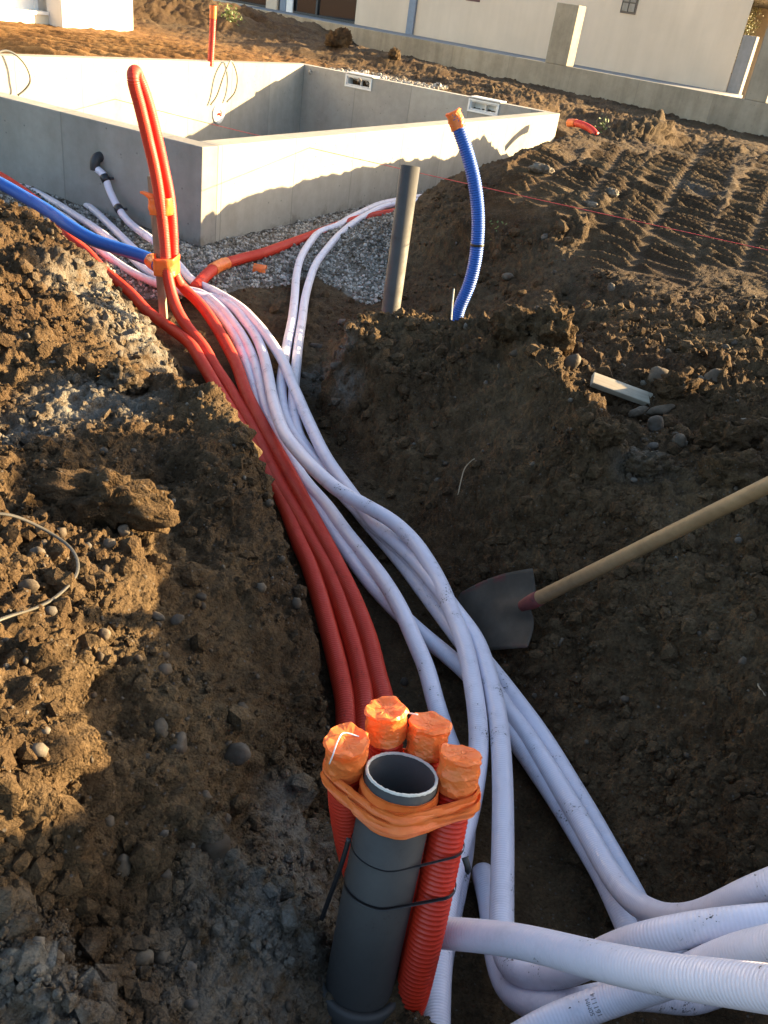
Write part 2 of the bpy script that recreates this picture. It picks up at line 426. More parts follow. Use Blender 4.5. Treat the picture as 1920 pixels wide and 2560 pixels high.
M['shovel_red'] = make_plastic('red_shovel_paint', (.15, .03, .028), .7, None, 1.3)

# pool frame axes
NP = P(506, 368, CAMZ - 1.0); RP = P(1400, 284, CAMZ - 1.0)
DB = (RP - NP); LB = np.linalg.norm(DB); DB /= LB
DA = np.array([-DB[1], DB[0], 0.0])
ZT = CAMZ - 1.0                     # top of the pool walls
TH = 0.17; LA = 4.32
M['pool'] = make_concrete('pool_concrete', (.33, .313, .275), .92, .5, (DB[0], DB[1]))
M['pool_in'] = make_concrete('pool_concrete_inner', (.33, .313, .275), .92, .5, (DB[0], DB[1]), splash=0)
M['pool_in_side'] = make_concrete('pool_concrete_inner_side', (.36, .343, .31), .95, .4, (DA[0], DA[1]), splash=0)
M['pool_side'] = make_concrete('pool_concrete_side', (.31, .293, .262), .95, .5, (DA[0], DA[1]))
M['fence'] = make_concrete('old_fence_concrete', (.33, .30, .235), 1.6, .9, (.79, -.61))
M['cream'] = make_render('cream_render', (.62, .52, .40))
M['whitewall'] = make_render('white_render', (.74, .72, .70), .04)
M['house_base'] = make_render('pale_base_render', (.62, .58, .47), .06)
M['frame_dark'] = simple('dark_frame', (.03, .03, .033), .4)
M['pipeblue'] = simple('blue_grey_downpipe', (.17, .21, .27), .45)
M['blockwall'] = make_concrete('grey_block_wall', (.27, .265, .26), 0, .9)

# ------------------------------------------------------------------ the ground: break lines, raster, noise
LINES = []     # lists of (x, y, w, roughness)
def ln(*pts, r=1.0): LINES.append([(*P(a, b, c)[:2], c, r) for a, b, c in pts])
def wl(*pts, r=1.0): LINES.append([(a, b, c, r) for a, b, c in pts])
def spots(*pts, r=1.0):
    for q in pts: LINES.append([(*P(q[0], q[1], q[2])[:2], q[2], r)])
# trench floor and its two foot lines
ln((470, 770, .0), (540, 850, .0), (610, 930, .0), (690, 1060, .0), (780, 1200, .0), (860, 1330, .0), (950, 1500, .0), (1020, 1700, .0), (1090, 1900, .0), (1170, 2150, .0), (1250, 2400, .02), r=.2)
ln((300, 745, .0), (395, 850, .0), (470, 940, .0), (550, 1070, .0), (625, 1200, .0), (690, 1340, .0), (745, 1500, .0), (790, 1680, .0), (830, 1880, .02), (870, 2080, .04), (935, 2240, .05), (1000, 2360, .06), (1052, 2480, .06), (1060, 2580, .05), r=.3)
_c0 = P(862, 800, .42)[:2]
LINES.append([(_c0[0] - .10, _c0[1] + .42, .03, .4), (_c0[0] - .07, _c0[1] + .2, .02, .4), (_c0[0] - .06, _c0[1] - .02, .0, .5), (_c0[0] - .03, _c0[1] - .22, .0, .5)] + [(*P(a, b, c)[:2], c, .3) for a, b, c in ( (965, 1230, .0), (1050, 1350, .0), (1140, 1490, .0), (1220, 1630, .0), (1320, 1820, .0), (1410, 2000, .0), (1490, 2150, .0), (1600, 2270, .02), (1760, 2400, .05), (1900, 2520, .06))])
# left bank: crest and what lies behind
ln((-120, 505, .42), (0, 520, .45), (110, 540, .50), (180, 610, .50), (250, 690, .48), (330, 770, .42), (400, 870, .36), (437, 930, .24), r=1.2)
ln((310, 985, .48), (360, 955, .55), (410, 938, .58), (470, 930, .58), (525, 950, .57), (565, 990, .55), (620, 1062, .52), (650, 1160, .50), (690, 1265, .47), (738, 1390, .43), (785, 1520, .37), (815, 1700, .29), (835, 1850, .22), (862, 2000, .16), r=.9)
ln((0, 700, .58), (100, 640, .56), (190, 720, .50), (270, 800, .45), (330, 870, .42), r=1.4)
ln((0, 900, .56), (130, 880, .55), (230, 900, .50), (330, 940, .40), r=1.2)
ln((-60, 1080, .50), (60, 1060, .48), (160, 1010, .50), (260, 1000, .50), (340, 1030, .52), r=1.0)
ln((140, 1190, .58), (230, 1180, .64), (310, 1210, .66), (370, 1240, .645), (388, 1280, .62), r=1.0)
ln((150, 1290, .50), (250, 1310, .50), (350, 1310, .49), (420, 1290, .46), (440, 1200, .46), (400, 1130, .48), (250, 1130, .50), r=.8)
ln((470, 1080, .58), (540, 1130, .57), (580, 1220, .53), (600, 1330, .48), r=.8)
ln((480, 1400, .48), (560, 1500, .46), (640, 1600, .40), (700, 1720, .34), (740, 1850, .28), r=.7)
ln((0, 1300, .69), (100, 1400, .67), (230, 1480, .63), (350, 1530, .59), (450, 1590, .555), (490, 1640, .53), r=1.0)
ln((0, 1620, .76), (150, 1620, .72), (280, 1650, .665), (350, 1700, .63), (370, 1760, .595), r=1.1)
ln((0, 1900, .79), (60, 1860, .76), (150, 1800, .70), (250, 1830, .62), r=1.0)
ln((0, 2080, .69), (60, 2100, .66), (110, 2250, .60), r=1.0)
ln((330, 1800, .57), (430, 1900, .52), (520, 2000, .47), (560, 2150, .44), (480, 2280, .44), (350, 2300, .47), r=.7)
spots((560, 1700, .50), (600, 1800, .46), (650, 1950, .38), (700, 2050, .33), (250, 2050, .58), (200, 2200, .57), (400, 2150, .49), (280, 2420, .50), (430, 2450, .44), (560, 2400, .43), r=.7)
ln((20, 2440, .62), (90, 2420, .65), (160, 2440, .63), (190, 2520, .58), (150, 2600, .58), r=.9)
ln((640, 2260, .40), (690, 2240, .44), (750, 2270, .42), (800, 2330, .36), (830, 2400, .30), r=.7)
ln((660, 2150, .34), (740, 2130, .27), (810, 2180, .22), (850, 2260, .18), r=.6)
ln((600, 2560, .42), (700, 2480, .38), (790, 2500, .32), (840, 2570, .28), (920, 2590, .26), (1000, 2580, .24), (1050, 2560, .15), r=.5)
spots((905, 2500, .24), (850, 2440, .25), (955, 2430, .30), r=.3)
_rb = P(1012, 2455, .33)[:2]
for _dx, _dy in ((-.03, .03), (.03, .02), (.04, -.04), (0, -.06), (-.05, -.03), (0, 0)): LINES.append([(_rb[0] + _dx, _rb[1] + _dy, .350, .25)])

wl((-.9, .2, .55), (-.4, .2, .45), (0, .3, .3), (.4, .35, .2), (.9, .4, .25), (1.6, .5, .5), r=.7)
wl((-3.0, 1.0, .95), (-3.0, 2.5, .85), (-3.6, 4.2, .6), (-5.0, 5.5, .5), (-7, 7.2, .5), r=1)
wl((-1.6, 1.0, .88), (-1.8, 2.2, .74), (-2.2, 3.4, .58), r=1)
# gravel shelf along the pool
wl((-5.8, 6.7, .06), (-3.6, 6.05, .06), (-2.7, 5.65, .05), (-2.0, 5.2, .05), r=.3)
GA = NP[:2] + .0 * DA[:2]
wl((-6.2, 8.1, .04), tuple(NP[:2]) + (.04,), tuple((NP + DB * 3.5)[:2]) + (.06,), tuple((NP + DB * 5)[:2]) + (.10,), tuple((NP + DB * LB)[:2]) + (.2,), r=.2)
ln((300, 690, .04), (480, 725, .04), (600, 715, .04), (700, 700, .04), (800, 690, .04), (850, 725, .05), (900, 760, .05), r=.25)
ln((330, 760, .03), (480, 760, .01), (620, 760, .02), (760, 740, .03), (830, 760, .06), r=.4)
ln((700, 820, .03), (800, 860, .04), (835, 830, .06), r=.5)
# right bank next to the trench
ln((865, 800, .42), (900, 775, .43), (1000, 772, .43), (1060, 768, .44), (1120, 785, .44), (1180, 795, .46), (1240, 800, .50), (1300, 838, .54), (1345, 880, .56), (1400, 925, .58), (1468, 962, .60), (1486, 1010, .60), (1484, 1080, .57), (1476, 1150, .48), r=1.45)
ln((1512, 985, .47), (1530, 1040, .43), (1535, 1100, .43), r=1)
ln((1440, 905, .52), (1500, 935, .52), r=1)
ln((950, 900, .33), (1050, 960, .30), (1150, 1020, .31), (1270, 1060, .35), (1390, 1090, .40), r=.9)
ln((960, 1080, .13), (1060, 1180, .13), (1150, 1300, .13), (1240, 1420, .12), (1330, 1580, .11), (1420, 1750, .11), r=.7)
ln((1250, 1230, .26), (1380, 1330, .27), (1500, 1500, .25), (1600, 1700, .23), (1680, 1900, .21), (1800, 2120, .20), r=.85)
ln((1520, 1210, .44), (1600, 1270, .46), (1720, 1300, .47), (1800, 1380, .46), (1850, 1500, .43), (1920, 1650, .42), (2100, 1850, .42), r=.9)
spots((1600, 1450, .35), (1720, 1560, .36), (1800, 1750, .33), (1900, 1950, .32), (1920, 2200, .24), r=.9)
# the rough ground on top of it
spots((1420, 870, .52), (1500, 850, .55), (1560, 900, .55), (1600, 960, .52), (1560, 1020, .46), (1640, 1080, .49), (1750, 1060, .52), (1700, 980, .53), (1850, 980, .55), (1800, 880, .56), (1700, 850, .55), (1900, 1100, .54), (1820, 1180, .53), (1900, 1260, .54), (1700, 1200, .49), (1600, 1170, .47), r=1.2)
ln((1560, 800, .50), (1650, 810, .55), (1760, 800, .56), (1900, 800, .57), r=1.2)
# pit behind the crest, far slope and mound
wl((-.42, 4.35, .10), (-.1, 4.3, .12), (.25, 4.25, .15), (.6, 4.3, .22), (.95, 4.35, .34), r=.5)
wl((-.25, 5.0, .08), (.05, 4.95, .12), (.4, 4.9, .20), (.8, 4.9, .32), r=.4)
ln((950, 720, .04), (962, 690, .05), (985, 620, .08), (1005, 560, .12), (1050, 505, .12), r=.5)
ln((1020, 610, .24), (1035, 540, .36), (1050, 485, .40), (1100, 455, .50), (1190, 418, .69), (1240, 410, .75), (1310, 390, .81), (1400, 345, .86), (1460, 330, .82), r=.5)
ln((1100, 660, .22), (1150, 590, .40), (1200, 530, .56), (1260, 480, .68), (1320, 450, .74), r=.8)
ln((1250, 690, .34), (1310, 640, .46), (1380, 600, .56), (1440, 560, .64), (1490, 520, .70), (1530, 440, .75), r=1.1)
ln((1280, 740, .36), (1380, 715, .44), (1450, 650, .52), (1500, 600, .57), r=.5)
ln((1400, 770, .44), (1520, 770, .48), (1650, 770, .50), (1800, 750, .51), (1930, 740, .53), r=.5)
spots((1600, 650, .55), (1750, 620, .58), (1900, 600, .61), (1650, 520, .64), (1800, 480, .67), (1900, 430, .70), (1700, 400, .73), (1580, 380, .76), (1400, 470, .72), (1370, 520, .68), (1500, 400, .76), (1900, 360, .74), r=.3)
ln((1490, 335, .80), (1560, 330, .80), (1640, 318, .82), (1720, 330, .80), (1800, 345, .78), r=1.3)
ln((1560, 305, .88), (1600, 288, .98), (1645, 270, 1.07), (1690, 292, .98), r=1.9)
# behind the mound, at the foot of the pool's lit wall
wl(*[tuple((NP + DB * s - DA * .35)[:2]) + (.1 + .02 * s,) for s in (3.2, 4.4, 5.6, 6.8)], r=.5)
wl((1.9, 12.2, .30), (2.4, 13.3, .32), (1.9, 14.3, .40), r=.6)
wl((2.6, 11.0, .62), (3.2, 12.6, .62), (3.0, 14.2, .64), (2.2, 15.6, .62), r=1)
# around and behind the pool
oc = lambda a, b, w: tuple((NP + DA * a + DB * b)[:2]) + (w,)
wl(oc(-.05, LB + .12, .50), oc(.6, LB + .12, .60), oc(2, LB + .12, .62), oc(4.5, LB + .2, .62), r=.5)
wl(oc(LA + .12, LB + .3, .62), oc(LA + .12, 6, .63), oc(LA + .12, 3, .63), oc(LA + .12, -1.2, .62), r=.4)
wl(oc(-.6, LB + 1.3, .64), oc(1, LB + 1.0, .70), oc(2.2, LB + .9, .68), oc(3.5, LB + 1.0, .64), r=1.2)
wl(oc(-.8, LB + 2.6, .66), oc(1, LB + 2.4, .74), oc(3, LB + 2.2, .70), oc(4.5, LB + 2.4, .62), r=1.3)
wl((-5, 22.5, .62), (-3.2, 21.6, .72), (-1.4, 20.4, .70), (0, 19.4, .66), (1.4, 18.3, .60), (3, 17.0, .52), (4.6, 16.0, .50), (7, 14.3, .5), r=1.1)
wl((-1.7, 19.5, .86), (-1.0, 18.9, .80), r=1.2)
wl((-6, 12.5, .60), (-7.5, 14.5, .60), (-9, 17, .60), (-12, 19, .60), r=.4)
wl((-9, 11, .62), (-12, 10, .62), (-9, 7.5, .6), (-14, 14, .6), r=.4)
wl((-4.6, 18.5, .62), (-3.6, 17, .62), r=.6)
# spoil heap far left, behind the house corner
wl((-6.3, 21.5, 1.15), (-5.6, 22.4, 1.25), (-4.9, 22.6, 1.05), (-4.3, 22.0, .85), r=1.6)
wl((-5.9, 20.4, .72), (-5.0, 20.6, .70), (-4.3, 20.8, .68), r=1.2)
wl((-7.5, 24, 1.1), (-6, 25, .9), r=1)
# unseen heap added right of the view to shade the left bank; outer ground
wl((1.95, .3, 1.46), (1.95, 1.40, 1.45), (1.96, 1.54, 1.20), (1.97, 1.66, 1.20), (1.97, 1.85, 1.25), (1.97, 2.12, 1.17), (1.97, 2.45, 1.18), (2.0, 2.70, 1.32), (2.02, 3.05, 1.36), (2.1, 3.35, .95), (2.2, 3.7, .70), r=.5)
wl((2.6, .3, 1.1), (2.7, 1.5, 1.0), (2.7, 2.2, .85), (2.7, 3.0, .95), r=.6)
wl((1.30, 1.30, .62), (1.32, 1.70, .66), (1.5, 2.1, .62), (1.62, 2.7, .60), (1.8, 3.3, .60), r=1)
wl((3.2, 1.2, .7), (3.4, 2.6, .7), (3.6, 4.5, .66), (4.0, 7, .66), (5, 10, .66), (6.5, 12.5, .6), r=.8)
wl((-16, -2, .6), (18, -2, .6), (18, 34, .5), (-16, 34, .5), (-16, -2, .6), r=.6)
wl((2.4, .6, .6), (6, 2, .68), (8, 8, .64), (12, 20, .5), (-16, 16, .6), (0, 30, .5), r=.6)

vs, es = [], []
for L in LINES:
    k0 = len(vs)
    vs += L
    es += [(k0 + i, k0 + i + 1) for i in range(len(L) - 1)]
A = np.array(vs)
cv, ce, cf, ov, oe, of_ = geometry.delaunay_2d_cdt([Vector(v[:2]) for v in vs], es, [], 0, 1e-4)
CV = np.array([(v[0], v[1]) for v in cv]); CW = np.zeros((len(CV), 2))
for i, o in enumerate(ov):
    if o: CW[i] = A[o[0], 2:4]
    else:
        d = np.hypot(*(A[:, :2] - CV[i]).T); k = np.argsort(d)[:3]; q = 1 / (d[k] + 1e-6)
        CW[i] = (A[k, 2:4] * q[:, None]).sum(0) / q.sum()
def gauss(a, s):
    if s < .3: return a
    r = int(3 * s) + 1; k = np.exp(-.5 * (np.arange(-r, r + 1) / s)**2); k /= k.sum()
    for ax in (0, 1):
        pad = [(0, 0), (0, 0)]; pad[ax] = (r, r)
        b = np.pad(a, pad, 'edge'); out = np.zeros_like(a)
        for i, w in enumerate(k):
            out += w * (b[i:i + a.shape[0]] if ax == 0 else b[:, i:i + a.shape[1]])
        a = out
    return a
class Raster:
    def __init__(s, x0, x1, y0, y1, res, blur):
        s.x0, s.y0, s.res = x0, y0, res
        nx, ny = int((x1 - x0) / res) + 1, int((y1 - y0) / res) + 1
        s.a = np.full((ny, nx), .55); s.r = np.full((ny, nx), .6)
        for f in cf:
            p = CV[list(f)[:3]]; w = CW[list(f)[:3]]
            lo = np.floor((p.min(0) - (x0, y0)) / res).astype(int); hi = np.ceil((p.max(0) - (x0, y0)) / res).astype(int)
            lo = np.maximum(lo, 0); hi = np.minimum(hi, (nx - 1, ny - 1))
            if (hi < lo).any(): continue
            X, Y = np.meshgrid(x0 + res * np.arange(lo[0], hi[0] + 1), y0 + res * np.arange(lo[1], hi[1] + 1))
            d = (p[1, 1] - p[2, 1]) * (p[0, 0] - p[2, 0]) + (p[2, 0] - p[1, 0]) * (p[0, 1] - p[2, 1])
            if abs(d) < 1e-12: continue
            a = ((p[1, 1] - p[2, 1]) * (X - p[2, 0]) + (p[2, 0] - p[1, 0]) * (Y - p[2, 1])) / d
            b = ((p[2, 1] - p[0, 1]) * (X - p[2, 0]) + (p[0, 0] - p[2, 0]) * (Y - p[2, 1])) / d
            m = (a >= -1e-6) & (b >= -1e-6) & (a + b <= 1 + 1e-6)
            for T, k in ((s.a, 0), (s.r, 1)):
                sub = T[lo[1]:hi[1] + 1, lo[0]:hi[0] + 1]
                val = a * w[0, k] + b * w[1, k] + (1 - a - b) * w[2, k]
                sub[m] = val[m]
        s.a = gauss(s.a, blur / res); s.r = gauss(s.r, 2 * blur / res)
    def get(s, T, x, y):
        u = np.clip((x - s.x0) / s.res, 0, T.shape[1] - 1.001); v = np.clip((y - s.y0) / s.res, 0, T.shape[0] - 1.001)
        i = u.astype(int); j = v.astype(int); u = u - i; v = v - j
        return (T[j, i] * (1 - u) + T[j, i + 1] * u) * (1 - v) + (T[j + 1, i] * (1 - u) + T[j + 1, i + 1] * u) * v
RF = Raster(-4.5, 5.0, 0.0, 9.6, .0125, .016)
RC = Raster(-16, 18, -2, 34, .05, .08)
def inner(x, y, m):
    """mask: inside the pool's outer rectangle shrunk by m"""
    a = (x - NP[0]) * DA[0] + (y - NP[1]) * DA[1]; b = (x - NP[0]) * DB[0] + (y - NP[1]) * DB[1]
    return (a > m) & (a < LA - m) & (b > m) & (b < LB - m)
def base_h(x, y):
    x = np.asarray(x, float); y = np.asarray(y, float)
    f = (x > -4.3) & (x < 4.8) & (y > .1) & (y < 9.4)
    h = np.where(f, RF.get(RF.a, x, y), RC.get(RC.a, x, y)); r = np.where(f, RF.get(RF.r, x, y), RC.get(RC.r, x, y))
    # caterpillar tracks on the right-hand ground
    for (p0, p1, wd, amp, sp, tilt) in TRACKS:
        d = p1 - p0; Lg = np.hypot(*d); d = d / Lg; nrm = np.array([-d[1], d[0]])
        u = (x - p0[0]) * d[0] + (y - p0[1]) * d[1]; v = (x - p0[0]) * nrm[0] + (y - p0[1]) * nrm[1]
        inside = np.clip((wd * .5 - np.abs(v)) / .05, 0, 1) * np.clip(u / .2, 0, 1) * np.clip((Lg - u) / .2, 0, 1)
        ph = (u - tilt * v + .28 * np.clip(v - wd * .3, 0, 1) + .012 * vnoise(np.stack([x * 6, y * 6, 0 * x + 4], 1))) / sp
        fr = ph - np.floor(ph)
        lug = np.exp(-((fr - .5) / .15)**2)
        n = vnoise(np.stack([np.floor(ph) * 7.3, v * 5, 0 * v + 3.1], 1) if x.ndim else np.array([[math.floor(ph) * 7.3, v * 5, 3.1]]))
        lug = lug * np.clip(.85 + .8 * n, .1, 1.3) * np.clip(np.abs(v) * 14 + .15, 0, 1)
        rid = np.exp(-((np.abs(v) - wd * .53) / .05)**2) * np.clip(u / .2, 0, 1) * np.clip((Lg - u) / .2, 0, 1)
        h = h + inside * (amp * lug - amp * .5) + rid * amp * np.clip(.05 + .8 * vnoise(np.stack([x * 4, y * 4, 0 * x + 2], 1)), 0, .8)
        r = r * (1 - .93 * inside)
    # bucket-tooth grooves behind the pool
    b = (x - NP[0]) * DB[0] + (y - NP[1]) * DB[1]; a = (x - NP[0]) * DA[0] + (y - NP[1]) * DA[1]
    z = np.clip((a - LA - .6) / .4, 0, 1) * np.clip((LA + 3.6 - a) / .5, 0, 1) * np.clip((LB + 1 - b) / 2, 0, 1)
    h = h + z * .05 * np.sin((b * .9 + a * .45) * 2 * np.pi / .42)
    return h, r
TRACKS = [(P(1570, 680, .54)[:2], P(1770, 345, .78)[:2], .78, .050, .165, .2),
          (P(1850, 680, .56)[:2], P(1960, 400, .72)[:2], .62, .046, .155, .2),
          (P(1270, 500, .70)[:2], P(1440, 400, .78)[:2], .62, .046, .165, .2),
          (P(1440, 560, .64)[:2], P(1560, 370, .77)[:2], .5, .042, .155, .2)]

def relief(p, r):
    """clods, lumps and crumbs of the dug soil, metres along the normal"""
    d = .034 * vnoise(p * 3.7 + 3) + .022 * vnoise(p * 8.3 + 11)
    b = 1 - np.abs(vnoise(p * 12.7 + 5)); d += .026 * (b - .6)
    q = p + .02 * np.stack([vnoise(p * 19 + 1), vnoise(p * 19 + 40), vnoise(p * 19 + 80)], 1)
    q = q + .006 * np.stack([vnoise(p * 68 + 1), vnoise(p * 68 + 40), vnoise(p * 68 + 80)], 1)
    patch = np.clip(.55 + 1.0 * vnoise(p * 2.3 + 60) + .35 * vnoise(p * 6 + 9), .12, 1.15)
    for f, a, th in ((8.5, .040, .3), (16.0, .030, -.05), (31.0, .0175, -.35), (62.0, .0105, -.7), (118.0, .0055, -.8)):
        c, w = cells(q * f + f)
        d += a * np.sqrt(np.clip(1 - (c / .60)**2, 0, 1)) * (w > th) * (.6 + .4 * w) * (patch if f < 40 else .5 + .5 * patch)
    d += .006 * vnoise(p * 45) + .004 * vnoise(p * 95) + .0025 * vnoise(p * 180)
    fine = np.zeros(len(p))
    for f, a, th in ((38., .013, .1), (75., .008, -.3), (140., .0045, -.6)):
        c, w = cells(q * f + 2 * f)
        fine += a * np.sqrt(np.clip(1 - (c / .55)**2, 0, 1)) * (w > th)
    return (d - .024) * r * .92 + (fine - .006) * np.clip(r * 1.4, 0, .7)

def ground_grid():
    t = np.linspace(-1, 1, 600)
    ys = [0.15]
    while ys[-1] < 30:
        y = ys[-1]; ys.append(y + .0045 + .0025 * y + (.006 * max(0, y - 9)))
    ys = np.array(ys)
    Y, T = np.meshgrid(ys, t, indexing='ij')
    X = (1.0 + .50 * Y) * T * (.75 + .25 * np.abs(T)**2) + .06 * Y * (0 * T + 1)
    ny, nx = X.shape
    # the sheet runs on to the horizon: a ring of far rows and columns
    def ext(Z, lo, hi, axis):
        a = np.take(Z, [0], axis); b = np.take(Z, [-1], axis)
        return a, b
    x, y = X.ravel(), Y.ravel()
    h, r = base_h(x, y)
    H = h.reshape(ny, nx)
    hole = inner(x, y, TH * .5)
    P3 = np.stack([X, Y, H], -1)
    du = np.gradient(P3, axis=0); dv = np.gradient(P3, axis=1)
    nr = np.cross(dv, du); nr /= np.linalg.norm(nr, axis=-1)[..., None] + 1e-12
    nr[nr[..., 2] < 0] *= -1
    for _ in range(3):
        nr[1:-1, 1:-1] = (nr[1:-1, 1:-1] * 2 + nr[:-2, 1:-1] + nr[2:, 1:-1] + nr[1:-1, :-2] + nr[1:-1, 2:]) / 6
    nr /= np.linalg.norm(nr, axis=-1)[..., None]
    p = P3.reshape(-1, 3)
    d = relief(p, r)
    V = p + nr.reshape(-1, 3) * d[:, None]
    V[hole, 2] = -.75
    i = np.arange(ny - 1)[:, None] * nx; j = np.arange(nx - 1)[None]
    Q = np.stack([i + j, i + j + 1, i + nx + j + 1, i + nx + j], -1).reshape(-1, 4)
    # skirt to the horizon
    border = np.concatenate([np.arange(nx), np.arange(1, ny) * nx + nx - 1, (ny - 1) * nx + np.arange(nx - 2, -1, -1), np.arange(ny - 2, 0, -1) * nx])
    c = np.array([0, 14.0]); bv = V[border]
    dr = bv[:, :2] - c; dr /= np.linalg.norm(dr, axis=1)[:, None]
    rings = []
    n0 = len(V); nb = len(border); allV = [V]; Qs = [Q]; prev = border
    for k, (dist, hh) in enumerate(((2.5, .55), (12, .5), (60, .5), (900, .5))):
        nv = np.column_stack([bv[:, :2] + dr * dist, np.full(nb, hh)]) if k else np.column_stack([bv[:, :2] + dr * dist, base_h(*(bv[:, :2] + dr * dist).T)[0]])
        allV.append(nv); cur = n0 + np.arange(nb); n0 += nb
        a = np.arange(nb); b2 = (a + 1) % nb
        Qs.append(np.stack([prev[a], cur[a], cur[b2], prev[b2]], -1)); prev = cur
    return np.vstack(allV), np.vstack(Qs)
GV, GQ = ground_grid()
gm = mesh_np(GV, GQ, None, True, None, 'ground')
PALE = [(330, 730, .45, .30, 1.0), (250, 720, .48, .25, .8), (380, 830, .38, .25, 1.0), (200, 1010, .5, .16, .9), (30, 1085, .5, .14, 1.0), (300, 1010, .5, .14, .7), (855, 860, .3, .10, .9), (850, 960, .2, .10, .9), (160, 2440, .63, .10, .9), (90, 2430, .65, .10, .9), (690, 2290, .42, .15, .85), (770, 2180, .28, .13, .7), (720, 2060, .3, .09, .8), (620, 2480, .42, .16, .6), (1600, 1150, .48, .12, .5), (800, 950, .03, .16, .5), (1720, 500, .57, .3, .35), (930, 190, .64, .7, .6)]
GPOLY = [tuple(P(*q, .05)[:2]) for q in ((-150, 520), (0, 545), (200, 640), (330, 720), (420, 735), (500, 722), (560, 728), (620, 716), (700, 708), (740, 694), (800, 688), (830, 712), (868, 742), (930, 765), (965, 730), (985, 640), (1010, 560), (1080, 515))] + [tuple((NP + DB * 4.2)[:2]), tuple(NP[:2]), tuple((NP + DA * 4.5)[:2]), (-6.5, 7.4)]
def inpoly(x, y, poly):
    c = np.zeros(len(x), bool); n = len(poly)
    for i in range(n):
        x1, y1 = poly[i]; x2, y2 = poly[(i + 1) % n]
        m = ((y1 > y) != (y2 > y)); c ^= m & (x < (x2 - x1) * (y - y1) / (y2 - y1 + 1e-12) + x1)
    return c
def attrs(me, V, tonevar=True):
    pale = np.zeros(len(V))
    pale[inpoly(V[:, 0], V[:, 1], GPOLY) & (V[:, 2] < .2)] = .9
    for px, py, w, rad, s in PALE:
        q = P(px, py, w); d = np.linalg.norm(V - q, axis=1); pale = np.maximum(pale, s * np.clip(1.35 - d / rad, 0, 1))
    a = me.attributes.new('pale', 'FLOAT', 'POINT'); a.data.foreach_set('value', pale.astype(np.float32))
    tone = np.ones((len(V), 4), np.float32)
    # drier ochre earth behind the pool, its colour brightened to look sunlit
    aa = (V[:, 0] - NP[0]) * DA[0] + (V[:, 1] - NP[1]) * DA[1]
    bb = (V[:, 0] - NP[0]) * DB[0] + (V[:, 1] - NP[1]) * DB[1]
    o = (np.clip((aa - LA) / .6, 0, 1) * np.clip((10.5 - bb) / 2, 0, 1))[:, None]
    tone[:, :3] = tone[:, :3] * (1 - o) + np.array([2.3, 1.9, 1.35]) * o
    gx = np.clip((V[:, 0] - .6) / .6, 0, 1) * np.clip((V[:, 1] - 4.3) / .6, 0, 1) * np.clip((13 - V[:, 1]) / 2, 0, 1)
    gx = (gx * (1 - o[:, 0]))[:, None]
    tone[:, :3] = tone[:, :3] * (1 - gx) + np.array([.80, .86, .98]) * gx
    a = me.attributes.new('tone', 'FLOAT_COLOR', 'POINT'); a.data.foreach_set('color', tone.ravel())
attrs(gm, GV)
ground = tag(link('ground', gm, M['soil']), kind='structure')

def hit(px, py, far=40.0):
    """where the view ray through a pixel meets the ground"""
    d = ray(px, py); t = np.geomspace(.5, far, 3000); q = d[None] * t[:, None] + (0, 0, CAMZ)
    h, r = base_h(q[:, 0], q[:, 1]); k = np.argmax(q[:, 2] < h)
    return q[k]
def drop(x, y): return float(base_h(np.array([x]), np.array([y]))[0][0])

# ------------------------------------------------------------------ loose crumbs, pebbles and gravel
def ico():
    t = (1 + 5**.5) / 2
    v = np.array([(-1, t, 0), (1, t, 0), (-1, -t, 0), (1, -t, 0), (0, -1, t), (0, 1, t), (0, -1, -t), (0, 1, -t), (t, 0, -1), (t, 0, 1), (-t, 0, -1), (-t, 0, 1)], float)
    v /= np.linalg.norm(v[0])
    f = np.array([(0, 11, 5), (0, 5, 1), (0, 1, 7), (0, 7, 10), (0, 10, 11), (1, 5, 9), (5, 11, 4), (11, 10, 2), (10, 7, 6), (7, 1, 8), (3, 9, 4), (3, 4, 2), (3, 2, 6), (3, 6, 8), (3, 8, 9), (4, 9, 5), (2, 4, 11), (6, 2, 10), (8, 6, 7), (9, 8, 1)])
    return v, f
IV, IF_ = ico()
def sub(v, f):
    v = list(map(tuple, v)); mem = {}; out = []
    def mid(a, b):
        k = (min(a, b), max(a, b))
        if k not in mem:
            q = (np.array(v[a]) + v[b]) / 2; v.append(tuple(q / np.linalg.norm(q))); mem[k] = len(v) - 1
        return mem[k]
    for a, b, c in f:
        x, y, z = mid(a, b), mid(b, c), mid(c, a); out += [(a, x, z), (b, y, x), (c, z, y), (x, y, z)]
    return np.array(v), np.array(out)
IV2, IF2 = sub(IV, IF_); IV3, IF3 = sub(IV2, IF2)
def rotm(n):
    q = rng.normal(size=(n, 4)); q /= np.linalg.norm(q, axis=1)[:, None]; w, x, y, z = q.T
    return np.stack([np.stack([1 - 2 * (y * y + z * z), 2 * (x * y - z * w), 2 * (x * z + y * w)], -1), np.stack([2 * (x * y + z * w), 1 - 2 * (x * x + z * z), 2 * (y * z - x * w)], -1), np.stack([2 * (x * z - y * w), 2 * (y * z + x * w), 1 - 2 * (x * x + y * y)], -1)], 1)
